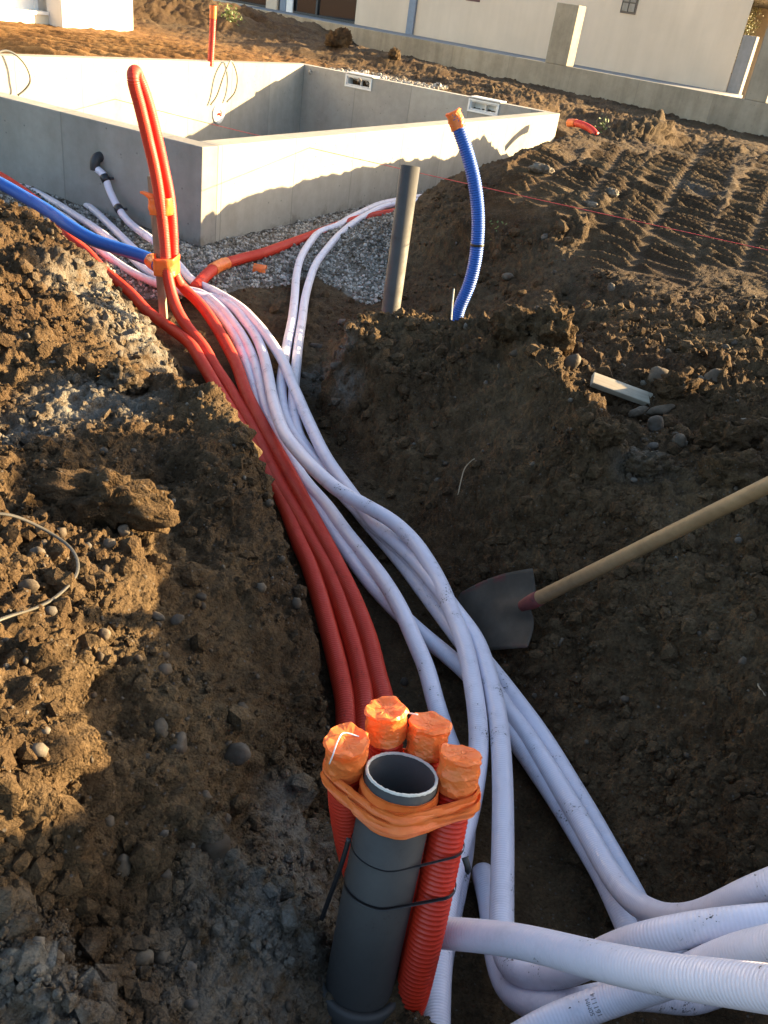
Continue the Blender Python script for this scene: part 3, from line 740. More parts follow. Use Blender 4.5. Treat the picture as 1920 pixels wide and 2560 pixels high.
def scatter(name, pos, size, mat, smooth, jit, flat=(.55, 1.0), sub2=False, soil=False, sink=.25):
    n = len(pos); bv, bf = (IV2, IF2) if sub2 else (IV, IF_)
    v = np.repeat(bv[None], n, 0) * (1 + rng.uniform(-jit, jit, (n, len(bv), 1)))
    sc = np.stack([np.ones(n), rng.uniform(.7, 1, n), rng.uniform(*flat, n)], 1)
    v = v * sc[:, None] * size[:, None, None]
    v = np.einsum('nij,nvj->nvi', rotm(n), v) + pos[:, None] + np.array([0, 0, 1.0]) * (size * (.5 - sink))[:, None, None]
    V = v.reshape(-1, 3); F = (bf[None] + (np.arange(n) * len(bv))[:, None, None]).reshape(-1, 3)
    me = mesh_np(V, None, F, smooth, None, name)
    if soil: attrs(me, V)
    a = me.attributes.new('shade', 'FLOAT', 'POINT'); a.data.foreach_set('value', np.repeat(rng.uniform(0, 1, n), len(bv)).astype(np.float32))
    return tag(link(name, me, mat), kind='stuff')
def surf(x, y):
    h, r = base_h(x, y)
    p = np.stack([x, y, h], 1)
    return p + np.array([0, 0, 1.0]) * relief(p, r)[:, None], r
def sample(n, ymin, ymax):
    """more points close by: even density in view"""
    y = np.exp(rng.uniform(np.log(ymin), np.log(ymax), n)); x = (y * .58 + .25) * rng.uniform(-1, 1, n) + .05 * y
    return x, y
x, y = sample(150000, .55, 7.5)
h, r = base_h(x, y)
dens = np.clip(r - .22, .0, .75) * np.clip(.42 + .9 * vnoise(np.stack([x * 3, y * 3, 0 * x + 8], 1)) + .5 * vnoise(np.stack([x * 9, y * 9, 0 * x + 3], 1)), .06, 1)
keep = (rng.uniform(0, 1, len(x)) < dens) & ~inner(x, y, -.3)
x, y = x[keep][:40000], y[keep][:40000]; p, r = surf(x, y)
size = np.clip(.0030 * (1 / rng.uniform(.010, 1, len(x)))**.58, .0030, .030) * (.7 + .17 * y)
scatter('soil_crumbs', p, size, M['soil'], False, .30, soil=True)
x, y = sample(3400, .55, 6.0)
h, r = base_h(x, y)
keep = (rng.uniform(0, 1, len(x)) < np.clip(r - .25, .05, 1) * .8) & ~inner(x, y, -.3)
x, y = x[keep], y[keep]; p, r = surf(x, y)
size = np.clip(.0032 * (1 / rng.uniform(.02, 1, len(x)))**.55, .003, .017) * (.75 + .2 * y)
scatter('pebbles', p, size, M['cobble'], True, .10, (.45, .8), sub2=False, sink=.35)
# crushed gravel against the pool
def inpoly(x, y, poly):
    c = np.zeros(len(x), bool); n = len(poly)
    for i in range(n):
        x1, y1 = poly[i]; x2, y2 = poly[(i + 1) % n]
        m = ((y1 > y) != (y2 > y)); c ^= m & (x < (x2 - x1) * (y - y1) / (y2 - y1 + 1e-12) + x1)
    return c
poly = [P(*q, .05)[:2] for q in ((-150, 520), (0, 545), (200, 640), (330, 720), (420, 735), (500, 722), (560, 728), (620, 716), (700, 708), (740, 694), (800, 688), (830, 712), (868, 742), (930, 765), (965, 730), (985, 640), (1010, 560), (1080, 515))] + [(NP + DB * 4.2)[:2], NP[:2], (NP + DA * 4.5)[:2], (-6.5, 7.4)]
bx = np.array(poly); n = 70000
x = rng.uniform(bx[:, 0].min(), bx[:, 0].max(), n); y = rng.uniform(bx[:, 1].min(), bx[:, 1].max(), n)
xx = x + .07 * vnoise(np.stack([x * 5, y * 5, 0 * x], 1)); yy = y + .07 * vnoise(np.stack([x * 5, y * 5, 0 * x + 5], 1))
k = inpoly(xx, yy, poly) & ~inner(x, y, -.015)
x, y = x[k][:22000], y[k][:22000]; p, r = surf(x, y)
size = rng.uniform(.0065, .0145, len(x)) * (1 + .5 * (rng.uniform(0, 1, len(x)) > .93))
scatter('gravel', p, size, M['gravel'], False, .25, (.5, .9), sink=.3)
# a strip of pale rubble along the far side of the pool
x = rng.uniform(0, 1, 900); a = 2.2 + 1.9 * x; b = LB + .5 + .22 * rng.normal(size=900)
q = NP[None] + a[:, None] * DA + b[:, None] * DB; p, r = surf(q[:, 0], q[:, 1])
scatter('rubble', p, rng.uniform(.02, .05, 900), M['gravel'], False, .25, (.5, .9), sink=.3)

# ------------------------------------------------------------------ the concrete pool
def F(a, b, z): return NP * (1, 1, 0) + DA * a + DB * b + EZ * z
O0 = NP * (1, 1, 0)
pool = empty('pool_basin', F(LA / 2, LB / 2, .04), 'grey cast concrete pool shell with open top standing in the gravel', 'pool basin')
ZB = -.8
def wall(a, b, mat):
    m = MB(); m.box(O0, DA, DB, EZ, a, b, (ZB, ZT)); return m.build('wall', mat, pool, bevel=.006)
wall((0, LA), (0, TH), M['pool_side'])
wall((0, TH), (TH, LB - TH), M['pool'])
wall((LA - TH, LA), (TH, LB - TH), M['pool_in'])
# far wall with two skimmer openings
def d_at(px, py):
    q = onplane(px, py, F(0, LB - TH, 0), DB); r = q - O0
    return r @ DA, q[2]
SK = []
for (x0, y0, x1, y1) in ((868, 196, 924, 226), (1176, 256, 1240, 286)):
    aL, zt = d_at(x0, y0); aR, zb = d_at(x1, y1)
    SK.append((aR, aL, ZT - .155, ZT - .035))
m = MB(); cuts = sorted(SK)
edge = 0.0
for (a0, a1, z0, z1) in cuts:
    m.box(O0, DA, DB, EZ, (edge, a0), (LB - TH, LB), (ZB, ZT)); m.box(O0, DA, DB, EZ, (a0, a1), (LB - TH, LB), (ZB, z0)); m.box(O0, DA, DB, EZ, (a0, a1), (LB - TH, LB), (z1, ZT)); edge = a1
m.box(O0, DA, DB, EZ, (edge, LA), (LB - TH, LB), (ZB, ZT))
m.build('wall', M['pool_in_side'], pool)
m = MB(); m.box(O0, DA, DB, EZ, (TH, LA - TH), (TH, LB - TH), (ZB, ZB + .12)); m.build('floor_slab', M['pool'], pool)
for (a0, a1, z0, z1) in SK:
    k = MB(); g = .003
    k.box(O0, DA, DB, EZ, (a0 + g, a1 - g), (LB - .03, LB - .02), (z0 + g, z1 - g))
    k.box(O0, DA, DB, EZ, (a0 + g, a0 + .015), (LB - TH, LB - .03), (z0 + g, z1 - g)); k.box(O0, DA, DB, EZ, (a1 - .015, a1 - g), (LB - TH, LB - .03), (z0 + g, z1 - g))
    k.box(O0, DA, DB, EZ, (a0 + .015, a1 - .015), (LB - TH, LB - .03), (z0 + g, z0 + .015)); k.box(O0, DA, DB, EZ, (a0 + .015, a1 - .015), (LB - TH, LB - .03), (z1 - .015, z1 - g))
    k.box(O0, DA, DB, EZ, (a0 + (a1 - a0) * .45, a0 + (a1 - a0) * .48), (LB - TH + .05, LB - .03), (z0 + .015, z1 - .015))
    sk = k.build('skimmer', M['whiteplastic'], pool)
    k = MB(); fw = .028; y = (LB - TH - .016, LB - TH + .0)
    k.box(O0, DA, DB, EZ, (a0 - fw, a1 + fw), y, (z1, z1 + fw * .8)); k.box(O0, DA, DB, EZ, (a0 - fw, a1 + fw), y, (z0 - fw, z0))
    k.box(O0, DA, DB, EZ, (a0 - fw, a0), y, (z0, z1)); k.box(O0, DA, DB, EZ, (a1, a1 + fw), y, (z0, z1))
    k.build('frame', M['whiteplastic'], sk, bevel=.004)
    k = MB(); k.box(O0, DA, DB, EZ, (a0 - .05, a1 + .0), (LB - .20, LB + .02), (ZT + .002, ZT + .02)); k.build('lid', M['whiteplastic'], sk, bevel=.003)
# light niche on the sunlit inner wall
cpl = F(LA - TH, 0, 0)
q = onplane(545, 285, cpl, DA)
def disc_ring(c, ax, u, v, ri, ro, th, seg=40):
    a = np.linspace(0, 2 * np.pi, seg, endpoint=False); rings = []
    for (r, d) in ((ri, -.02), (ri, th), (ro - .006, th), (ro, th - .006), (ro, -.02)):
        rings.append(c + r * (np.cos(a)[:, None] * u + np.sin(a)[:, None] * v) + ax * d)
    V = np.vstack(rings); Q = []
    for k in range(4):
        for j in range(seg): Q.append((k * seg + j, k * seg + (j + 1) % seg, (k + 1) * seg + (j + 1) % seg, (k + 1) * seg + j))
    return mesh_np(V, Q)
ni = link('light_niche', disc_ring(q, -DA, DB, EZ, .058, .125, .02), M['whiteplastic'], pool)
bowl = []
a = np.linspace(0, 2 * np.pi, 32, endpoint=False)
V = np.vstack([q + r * (np.cos(a)[:, None] * DB + np.sin(a)[:, None] * EZ) - DA * d for r, d in ((.058, .012), (.05, .006), (.02, .005))] + [q - DA * .005])
Q = [(k * 32 + j, k * 32 + (j + 1) % 32, (k + 1) * 32 + (j + 1) % 32, (k + 1) * 32 + j) for k in range(2) for j in range(32)]
link('bowl', mesh_np(V, Q, [(64 + j, 64 + (j + 1) % 32, 96) for j in range(32)]), M['whiteplastic'], ni)
link('plug', tube_mesh(np.array([q - DA * .006, q - DA * .03, q - DA * .05]), .02, 16), M['red_tips'], ni)
for pts, lab in (([(572, 146, 0), (578, 160, .05), (579, 190, .09), (572, 225, .10), (560, 255, .07)], None),):
    pass
def wire(name, pxs, off, label, cat, mat, rad, group=None, back=None):
    c = [onplane(px, py, cpl, DA) - DA * o for (px, py), o in zip(pxs, off)]
    if back is not None: c = [F(LA - TH * .5, (c[0] - O0) @ DB, ZT + .01)] + c if back else c
    return tag(link(name, tube_mesh(spline(c, .02), rad, 8), mat), label, cat, group)
wire('cable_loop', [(522, 261), (532, 240), (545, 190), (556, 163), (566, 150), (574, 165), (579, 195), (574, 228), (561, 254)], [.03, .06, .09, .09, .08, .09, .10, .09, .04], 'thin grey cable looped over the sunlit wall above the round niche', 'cable', M['cable'], .011)
wire('cable_loop', [(-14, 132), (8, 125), (26, 136), (44, 165), (50, 196), (45, 220), (34, 236)], [.02, .05, .1, .14, .15, .1, .06], 'thin grey cable looped over the pool wall at the left edge', 'cable', M['cable'], .011)

# ------------------------------------------------------------------ pipes and conduits
def path(pts, step=.008):
    """(px, py, w) -> smoothed path in the place"""
    return spline([P(*q) if len(q) == 3 else np.array(q[1:]) for q in pts], step)
RR = .0300; RW = .0258
bundle_top = PD(1005, 1933, 1.36); bundle_bot = PD(899, 2458, 1.62)
BA = bundle_top - bundle_bot; BL = np.linalg.norm(BA); BA /= BL
E1 = RGT - BA * (RGT @ BA); E1 /= np.linalg.norm(E1); E2 = np.cross(BA, E1)          # E2 points away from the camera
if E2 @ FWD < 0: E2 = -E2
GR = .0575
def bp(ang, s, rad=GR + RR + .002):
    t = math.radians(ang); return bundle_bot + BA * s + (E1 * math.cos(t) + E2 * math.sin(t)) * rad
CAPS = [(172, BL + .028, .092), (112, BL + .052, .089), (64, BL + .040, .089), (14, BL + .026, .091)]
CAPB = [(100, .11), (70, .05), (40, .03), (-8, .115)]
def riser(k):
    (a1, s1, r1), (a0, s0) = CAPS[k], CAPB[k]
    return [tuple(['c', *bp(a0 + (a1 - a0) * t, s0 + (s1 - s0) * t, GR + RR + .002 + (r1 - GR - RR - .002) * t)]) for t in (.0, .3, .65, 1.0)]

# red conduit 1: from the left, under the blue one, down the trench to the bundle
def foot(k, q): return [tuple(['c', *q]), *riser(k)]
b0 = [bp(100, -.12), bp(70, -.12), bp(40, -.12)]
r1 = [(-60, 415, .30), (0, 440, .28), (68, 485, .24), (118, 525, .20), (169, 590, .15), (216, 628, .10), (250, 665, .07), (327, 733, .06), (370, 779, .07), (428, 822, .10), (475, 859, .11), (509, 914, .10), (550, 984, .07), (600, 1065, .055), (650, 1148, .05), (690, 1215, .05), (717, 1271, .05), (749, 1356, .05), (771, 1406, .05), (793, 1470, .05), (826, 1590, .05), (851, 1692, .05), (866, 1780, .055)]
r2 = [(472, 822, .14), (509, 868, .11), (538, 918, .085), (573, 970, .07), (602, 1020, .065), (631, 1068, .06), (661, 1130, .06), (705, 1220, .06), (749, 1297, .06), (779, 1352, .06), (813, 1416, .06), (840, 1480, .06), (876, 1590, .06), (900, 1678, .06), (912, 1765, .065)]
r3 = [(503, 764, .17), (550, 833, .13), (590, 910, .10), (617, 985, .09), (661, 1072, .08), (705, 1150, .08), (742, 1220, .08), (776, 1286, .075), (810, 1350, .075), (848, 1425, .07), (884, 1500, .07), (920, 1595, .07), (942, 1685, .07), (962, 1770, .07)]
under = lambda q, k: [('c', *(P(*q) * .45 + b0[k] * .55 - EZ * .10)), ('c', *b0[k])]
def conduit(pts, name, label, mat, pitch=.0085, r=RR, depth=.0032, step=.004):
    c = spline([P(*q) if q[0] != 'c' else np.array(q[1:]) for q in pts], step)
    return c
red_group = 'red conduits in the trench'
c1 = conduit(r1 + under(r1[-1], 0) + riser(0), '', '', None)
red1 = tag(link('red_conduit', corrugated(c1, RR, .0085), M['red']), 'leftmost red conduit in the trench, starting under the smooth blue conduit', 'conduit', red_group)
# the folded one: both strands rise along the stake
def stak(px, py, d): q = PD(px, py, d); return ('c', *q)
up2 = [stak(332, 190, 4.52), stak(334, 208, 4.53), stak(348, 260, 4.56), stak(369, 347, 4.62), stak(388, 430, 4.68), stak(402, 520, 4.74), stak(411, 600, 4.78), stak(418, 680, 4.78), stak(432, 745, 4.72), stak(448, 785, 4.62)]
top2 = [stak(335, 180, 4.57), stak(339, 178, 4.61), stak(344, 188, 4.65)]
up3 = [stak(438, 688, 4.86), stak(434, 640, 4.86), stak(430, 560, 4.82), stak(423, 490, 4.78), stak(411, 430, 4.74), stak(393, 347, 4.70), stak(371, 260, 4.66), stak(354, 210, 4.65)]
c2 = conduit(list(reversed(riser(1))) + list(reversed(under(r2[-1], 1))) + list(reversed(r2)) + list(reversed(up2)) + top2 + list(reversed(up3)) + [(455, 715, .22)] + r3 + under(r3[-1], 2) + riser(2), '', '', None)
red2 = tag(link('red_conduit', corrugated(c2, RR * .97, .0085), M['red']), 'red conduit folded over at the top and standing taped to the wooden stake', 'conduit', red_group)
c4 = conduit([('c', *(bp(10, -.14) + E2 * .05)), ('c', *(bp(-2, -.04) + E2 * .01)), *riser(3)], '', '', None)
red4 = tag(link('red_conduit', corrugated(c4, RR, .0085), M['red_tips']), 'short upright red conduit strapped to the right side of the near grey pipe', 'conduit', red_group)
# red conduit on the gravel in front of the lit wall
r5 = [(489, 718, .10), (505, 700, .09), (525, 680, .085), (550, 664, .08), (600, 648, .08), (655, 634, .08), (700, 618, .08), (750, 600, .08), (810, 578, .08), (870, 556, .085), (930, 541, .09), (1000, 528, .10), (1060, 510, .10), (1110, 492, .10)]
c5 = path(r5, .004)
red5 = tag(link('red_conduit', corrugated(c5, .036, .011), M['red']), 'smooth red conduit curving over the gravel in front of the sunlit pool wall', 'conduit')

def tape_sleeve(c, i0, i1, r, parent, name='tape', rough=.003, seg=28):
    """tape wound round a path between two indices"""
    p = c[i0:i1]; m = len(p)
    T, Nn, B = frames(p); a = np.linspace(0, 2 * np.pi, seg, endpoint=False)
    V = p[:, None] + (np.cos(a)[None, :, None] * Nn[:, None] + np.sin(a)[None, :, None] * B[:, None]) * r
    flat = V.reshape(-1, 3); nrm = (flat - np.repeat(p, seg, 0)) / r
    dis = rough * (vnoise(flat * 55 + 2) + .6 * vnoise(flat * 120 + 7))
    V = flat + nrm * (np.abs(dis) )[:, None]
    # thin: an inner skin closes the ends
    Vi = np.repeat(p, seg, 0) + nrm * (r - .0025)
    VV = np.vstack([V, Vi]); n0 = len(V); Q = []
    for k in range(m - 1):
        for j in range(seg):
            j2 = (j + 1) % seg; Q.append((k * seg + j, k * seg + j2, (k + 1) * seg + j2, (k + 1) * seg + j))
    for k, f in ((0, 1), (m - 1, 0)):
        for j in range(seg):
            j2 = (j + 1) % seg; q = (k * seg + j, k * seg + j2, n0 + k * seg + j2, n0 + k * seg + j); Q.append(q[::-1] if f else q)
    return link(name, mesh_np(VV, Q), M['tape'], parent)
def near_idx(c, q): return int(np.argmin(np.linalg.norm(c - q, axis=1)))
i0 = near_idx(c5, P(532, 675, .085)); i1 = near_idx(c5, P(568, 658, .08)); tape_sleeve(c5, i0, i1, .0385, red5)

def cap(c_end, axis, r, length, parent, seedv):
    """crumpled tape bag over a conduit's end"""
    seg, rows = 30, 15
    T = axis / np.linalg.norm(axis); n = np.cross(T, FWD); n /= np.linalg.norm(n); b = np.cross(T, n)
    a = np.linspace(0, 2 * np.pi, seg, endpoint=False); V = []; top = []
    prof = [(r, -length + length * k / (rows - 1)) for k in range(rows)] + [(r * 1.07, .006), (r * 1.02, .010), (r * .90, .0095), (r * .62, .0075), (r * .34, .0068), (r * .14, .0066)]
    for i, (rr, sv) in enumerate(prof):
        aj = a + (.5 if i % 2 else 0) * 2 * np.pi / seg
        V.append(c_end + T * sv + rr * (np.cos(aj)[:, None] * n + np.sin(aj)[:, None] * b)); top += [sv] * seg
    V = np.vstack(V); m = len(prof); cen = c_end + T * .0066; top = np.array(top)
    nrm = V - (c_end + ((V - c_end) @ T)[:, None] * T); nrm /= np.linalg.norm(nrm, axis=1)[:, None] + 1e-9
    k = .0014 * vnoise(V * 60 + seedv) + .0007 * vnoise(V * 150 + seedv) + .0034 * (1 - np.abs(vnoise(V * 42 + seedv))) ** 5
    side = np.clip(1 - np.clip((top - .006) * 400, 0, 1), .1, 1)
    V = V + nrm * (k * side)[:, None] + T * (.0010 * vnoise(V * 60 + 5 + seedv))[:, None]
    e = (top > .0055) & (top < .0105); V[e] += T * (.0040 * np.clip(vnoise(V[e] * 60 + seedv), -.3, 1))[:, None] + nrm[e] * (.003 * vnoise(V[e] * 80 + 9))[:, None]
    jig = rng.normal(size=V.shape) * .0004; V = np.vstack([V + jig, cen]); t = []
    for i in range(m - 1):
        for j in range(seg):
            j2 = (j + 1) % seg; p0, p1, p2, p3 = i * seg + j, i * seg + j2, (i + 1) * seg + j2, (i + 1) * seg + j
            t += [(p0, p1, p3), (p1, p2, p3)] if i % 2 == 0 else [(p0, p1, p2), (p0, p2, p3)]
    t += [((m - 1) * seg + j, (m - 1) * seg + (j + 1) % seg, len(V) - 1) for j in range(seg)]
    o = link('orange_cap', mesh_np(V, None, t, False), M['tape'], parent)
    return o
ends = []
for k, (c, par) in enumerate(((c1, red1), (c2[::-1], red2), (c2, red2), (c4, red4))):
    e = c[-1]; ax = c[-1] - c[-12]; ends.append((e, ax / np.linalg.norm(ax)))
    cap(e, ax, RR + .0016, (.058, .046, .046, .052)[k], par, 10.0 * k)
def strip_tube(name, pts, r, mat, label, cat, seg=8, group=None, step=.004):
    return tag(link(name, tube_mesh(spline(pts, step), r, seg), mat), label, cat, group)
e0, a0 = ends[0]
strip_tube('white_string', [e0 + a0 * .012 + E1 * .018 - E2 * -.012, e0 + a0 * .015 - E1 * .006 + E2 * .012, e0 + a0 * .011 - E1 * .014 - E2 * .008, e0 - a0 * .004 - E1 * .020 - E2 * .030, e0 - a0 * .024 - E1 * .025 - E2 * .0325], .0011, M['string'], 'thin white string bent over the leftmost orange cap', 'string')
e1, a1 = ends[1]
strip_tube('white_string', [e1 + a1 * .002 + E1 * .030 + E2 * .006, e1 + a1 * .004 + E1 * .040 + E2 * .004, e1 + a1 * .006 + E1 * .052], .0012, M['string'], 'stub of white string poking out right of the tallest orange cap', 'string')

# near grey pipe
gp = empty('grey_pipe', bundle_bot, 'thick dark grey drain pipe standing open in the foreground, its sawn rim pale', 'pipe')
seg = 64
def lathe(base, ax, prof, seg=64, u=None, wob=0):
    u = E1 if u is None else u; v = np.cross(ax, u); a = np.linspace(0, 2 * np.pi, seg, endpoint=False); V = []
    for r, s in prof: V.append(base + ax * s + r * (np.cos(a)[:, None] * u + np.sin(a)[:, None] * v))
    V = np.vstack(V); m = len(prof)
    if wob: V = V + wob * np.stack([vnoise(V * 300), vnoise(V * 300 + 9), vnoise(V * 300 + 17)], 1)
    Q = [(i * seg + j, i * seg + (j + 1) % seg, (i + 1) * seg + (j + 1) % seg, (i + 1) * seg + j) for i in range(m - 1) for j in range(seg)]
    return mesh_np(V, Q, uv=None)
link('pipe_wall', lathe(bundle_bot, BA, [(GR, -.3), (GR, -.1), (GR, .1), (GR, BL - .002), (GR - .0045, BL - .002), (GR - .0045, BL - .1), (GR - .0045, -.2), (0.001, -.2)]), M['grey'], gp)
link('rim', lathe(bundle_bot + BA * (BL - .0019), BA, [(GR - .0004, .0), (GR - .0008, .0028), (GR - .0022, .0036), (GR - .0044, .003), (GR - .0050, .0)], 160, wob=.0007), M['rim'], gp)
link('collar', lathe(bundle_bot, BA, [(GR + .0115, -.3), (GR + .0115, -.03), (GR + .013, -.026), (GR + .013, -.004), (GR + .0105, .0), (GR + .002, .002), (GR + .001, -.01)]), M['grey'], gp)

# tape and straps tied round the whole bundle
def hull(circs, n=64):
    pts = []
    for (x, y, r) in circs:
        for t in np.linspace(0, 2 * np.pi, n, endpoint=False): pts.append((x + r * math.cos(t), y + r * math.sin(t)))
    pts = sorted(set(pts))
    def half(ps):
        h = []
        for p in ps:
            while len(h) > 1 and (h[-1][0] - h[-2][0]) * (p[1] - h[-2][1]) - (h[-1][1] - h[-2][1]) * (p[0] - h[-2][0]) <= 0: h.pop()
            h.append(p)
        return h
    return np.array(half(pts)[:-1] + half(pts[::-1])[:-1])
def bundle_circles(s, which, extra=.0):
    out = [(0, 0, GR + extra)]
    for k in which:
        (a1, s1, r1), (a0, s0) = CAPS[k], CAPB[k]; t = (s - s0) / (s1 - s0); an = math.radians(a0 + (a1 - a0) * t); rd = GR + RR + .002 + (r1 - GR - RR - .002) * t
        out.append((rd * math.cos(an), rd * math.sin(an), RR + extra))
    return out
def wrap(name, s_of, h_of, which, thick, mat, parent, rows=8, crumple=0.0, extra=.001, n=220, label=None):
    hp = hull(bundle_circles(s_of(0), which, extra)); hp = np.vstack([hp, hp[:1]])
    L = np.concatenate([[0], np.cumsum(np.hypot(*np.diff(hp, axis=0).T))]); t = np.linspace(0, L[-1], n, endpoint=False)
    u = np.stack([np.interp(t, L, hp[:, 0]), np.interp(t, L, hp[:, 1])], 1)
    rad = u / np.linalg.norm(u, axis=1)[:, None]
    V = []
    for layer in (0, 1):
        for k in range(rows):
            f = k / (rows - 1)
            s = np.array([s_of(x) for x in u[:, 0]]) + np.array([h_of(x) for x in u[:, 0]]) * (f - .5)
            off = thick * layer
            q = bundle_bot + BA * s[:, None] + E1 * (u[:, :1] + rad[:, :1] * off) + E2 * (u[:, 1:] + rad[:, 1:] * off)
            if crumple:
                so = f * np.array([h_of(x) for x in u[:, 0]])
                m3 = lambda a, b, c: vnoise(np.stack([t * a, so * b, 0 * t + c], 1))
                dn = m3(16, 120, 3.3) + .6 * m3(38, 210, 7.7) + .9 * (1 - np.abs(m3(22, 60, 1.2))) ** 4
                q = q + (E1 * rad[:, :1] + E2 * rad[:, 1:]) * (crumple * np.abs(dn))[:, None] + BA * (crumple * 1.0 * m3(20, 10, 31.))[:, None]
            V.append(q)
    V = np.vstack(V); Q = []
    for layer in (0, 1):
        for k in range(rows - 1):
            for j in range(n):
                j2 = (j + 1) % n; b = layer * rows * n
                q = (b + k * n + j, b + k * n + j2, b + (k + 1) * n + j2, b + (k + 1) * n + j); Q.append(q if layer else q[::-1])
    for k, f in ((0, 0), (rows - 1, 1)):
        for j in range(n):
            j2 = (j + 1) % n; q = (k * n + j, k * n + j2, rows * n + k * n + j2, rows * n + k * n + j); Q.append(q if f else q[::-1])
    o = link(name, mesh_np(V, Q), mat, parent)
    return o
tb = wrap('tape_band', lambda x: BL - .050 + .16 * x * (x > 0) * .55 - .10 * min(x, 0) * .35, lambda x: .043 - .20 * max(0, -x - .02) * 1.0 - .12 * max(0, x - .03), (0, 1, 2, 3), .0012, M['tape'], None, 12, .0048, .0018, 320)
for q_k, (q_s, q_t, q_h) in enumerate(((-.038, .30, .011), (-.062, .52, .008), (-.054, .16, .013))):
    wrap('tape_strip', lambda x: BL + q_s + q_t * .5 * x * (x > 0) - q_t * .3 * min(x, 0), lambda x: q_h * (1 + 2 * abs(x)), (0, 1, 2, 3), .0010, M['tape'], tb, 6, .0030 + .0008 * q_k, .0036 + .0012 * q_k, 260)
tag(tb, 'wrinkled orange tape wound round the near grey pipe and its four capped conduits', 'tape')
t2 = wrap('tape_wrap', lambda x: BL - .036, lambda x: .046, (), .001, M['tape'], None, 10, .0022, .0015, 200)
tag(t2, 'orange tape wound round the near grey pipe alone, just under its rim', 'tape')
st = wrap('tie_strap', lambda x: BL - .135 + .25 * max(0, x) * .6, lambda x: .0048 if x > .04 else .0022, (3,), .001, M['black'], None, 3, 0, .0008)
tag(st, 'upper black tie round the near grey pipe and the red conduit', 'cable tie', 'black ties on the near bundle')
st = wrap('tie_strap', lambda x: BL - .205 + .22 * max(0, x) * .6, lambda x: .0065, (3,), .0012, M['black'], None, 3, 0, .0008)
tag(st, 'lower, wider black tie round the near grey pipe and the red conduit', 'cable tie', 'black ties on the near bundle')
def ribbon(name, pts, up, width, mat, label, cat, thick=.0012, step=.006, tip=None, group=None):
    c = spline(pts, step); T, _, _ = frames(c)
    s = np.cross(T, up); s /= np.linalg.norm(s, axis=1)[:, None]; nn = np.cross(s, T)
    w = np.full(len(c), width * .5)
    if tip: w[-tip:] *= np.linspace(1, .1, tip)
    V = np.vstack([c - s * w[:, None] + nn * thick, c + s * w[:, None] + nn * thick, c + s * w[:, None] - nn * thick, c - s * w[:, None] - nn * thick]); m = len(c); Q = []
    for k in range(m - 1):
        for j in range(4): Q.append((j * m + k, j * m + k + 1, ((j + 1) % 4) * m + k + 1, ((j + 1) % 4) * m + k))
    Q += [(0, m, 2 * m, 3 * m), (m - 1, 4 * m - 1, 3 * m - 1, 2 * m - 1)]
    return tag(link(name, mesh_np(V, Q), mat), label, cat, group)
L0 = lambda x, s, e=0.0: bundle_bot + BA * s + E1 * x + E2 * e
ribbon('strap_tail', [L0(-.064, BL - .115, -.02), L0(-.068, BL - .16, -.025), L0(-.076, BL - .22, -.02), L0(-.083, BL - .285, -.01)], FWD, .0075, M['black'], 'loose black strap end hanging down the left side of the near grey pipe', 'strap')
ribbon('strap_tip', [L0(.118, BL - .112, -.03), L0(.125, BL - .125, -.035), L0(.128, BL - .138, -.035)], FWD, .010, M['black'], 'pointed black tie tip sticking out beside the upright red conduit', 'cable tie', tip=3, step=.003)

# white pipes
wg = 'white ribbed pipes in the trench'
def white(pts, label, r=RW, step=.013, group=wg):
    c = spline([P(*q) if q[0] != 'c' else np.array(q[1:]) for q in pts], step)
    return tag(link('white_pipe', tube_mesh(c, r, 22), M['white']), label, 'pipe', group), c
D = lambda px, py, d: ('c', *PD(px, py, d))
# three from the left end of the pool
white([(-90, 425, .09), (0, 432, .09), (74, 458, .09), (169, 485, .09), (230, 522, .08), (270, 559, .08), (324, 612, .08), (362, 648, .08), (394, 680, .08), (432, 716, .08), (485, 738, .09), (535, 745, .09), (582, 769, .10), (612, 802, .11), (638, 838, .11), (658, 885, .115), (671, 940, .12), (679, 985, .125), (692, 1035, .14), (712, 1085, .16), (746, 1130, .17), (793, 1180, .18), (850, 1228, .18), (914, 1264, .17), (979, 1302, .16), (1033, 1352, .155), (1066, 1398, .15), (1097, 1452, .14), (1130, 1530, .14), (1162, 1615, .14), (1180, 1700, .135), (1192, 1780, .13), (1197, 1860, .12), (1188, 1950, .11), (1170, 2040, .10), (1146, 2130, .09), (1122, 2230, .085), (1106, 2330, .09), (1097, 2440, .10), (1092, 2560, .11), (1095, 2680, .12)], 'long white pipe arching over the others at mid trench, passing right of the capped conduits')
white([(-90, 440, .085), (0, 448, .085), (68, 471, .08), (135, 505, .08), (189, 539, .08), (236, 569, .08), (280, 602, .08), (320, 634, .075), (356, 668, .07), (395, 694, .07), (440, 720, .08), (500, 733, .085), (551, 769, .09), (580, 803, .09), (604, 838, .09), (628, 885, .09), (643, 930, .085), (656, 985, .075), (670, 1040, .065), (692, 1084, .055), (724, 1142, .055), (763, 1204, .06), (817, 1266, .06), (864, 1330, .065), (914, 1392, .07), (958, 1450, .08), (1000, 1520, .09), (1036, 1600, .09), (1066, 1672, .085), (1090, 1760, .08), (1116, 1840, .06), (1150, 1930, .05), (1163, 2010, .045), (1160, 2110, .045), (1140, 2220, .045), (1118, 2320, .045), (1100, 2420, .045), (1092, 2540, .045), (1090, 2680, .045)], 'white pipe beside the red conduits that dips behind the rightmost orange cap')
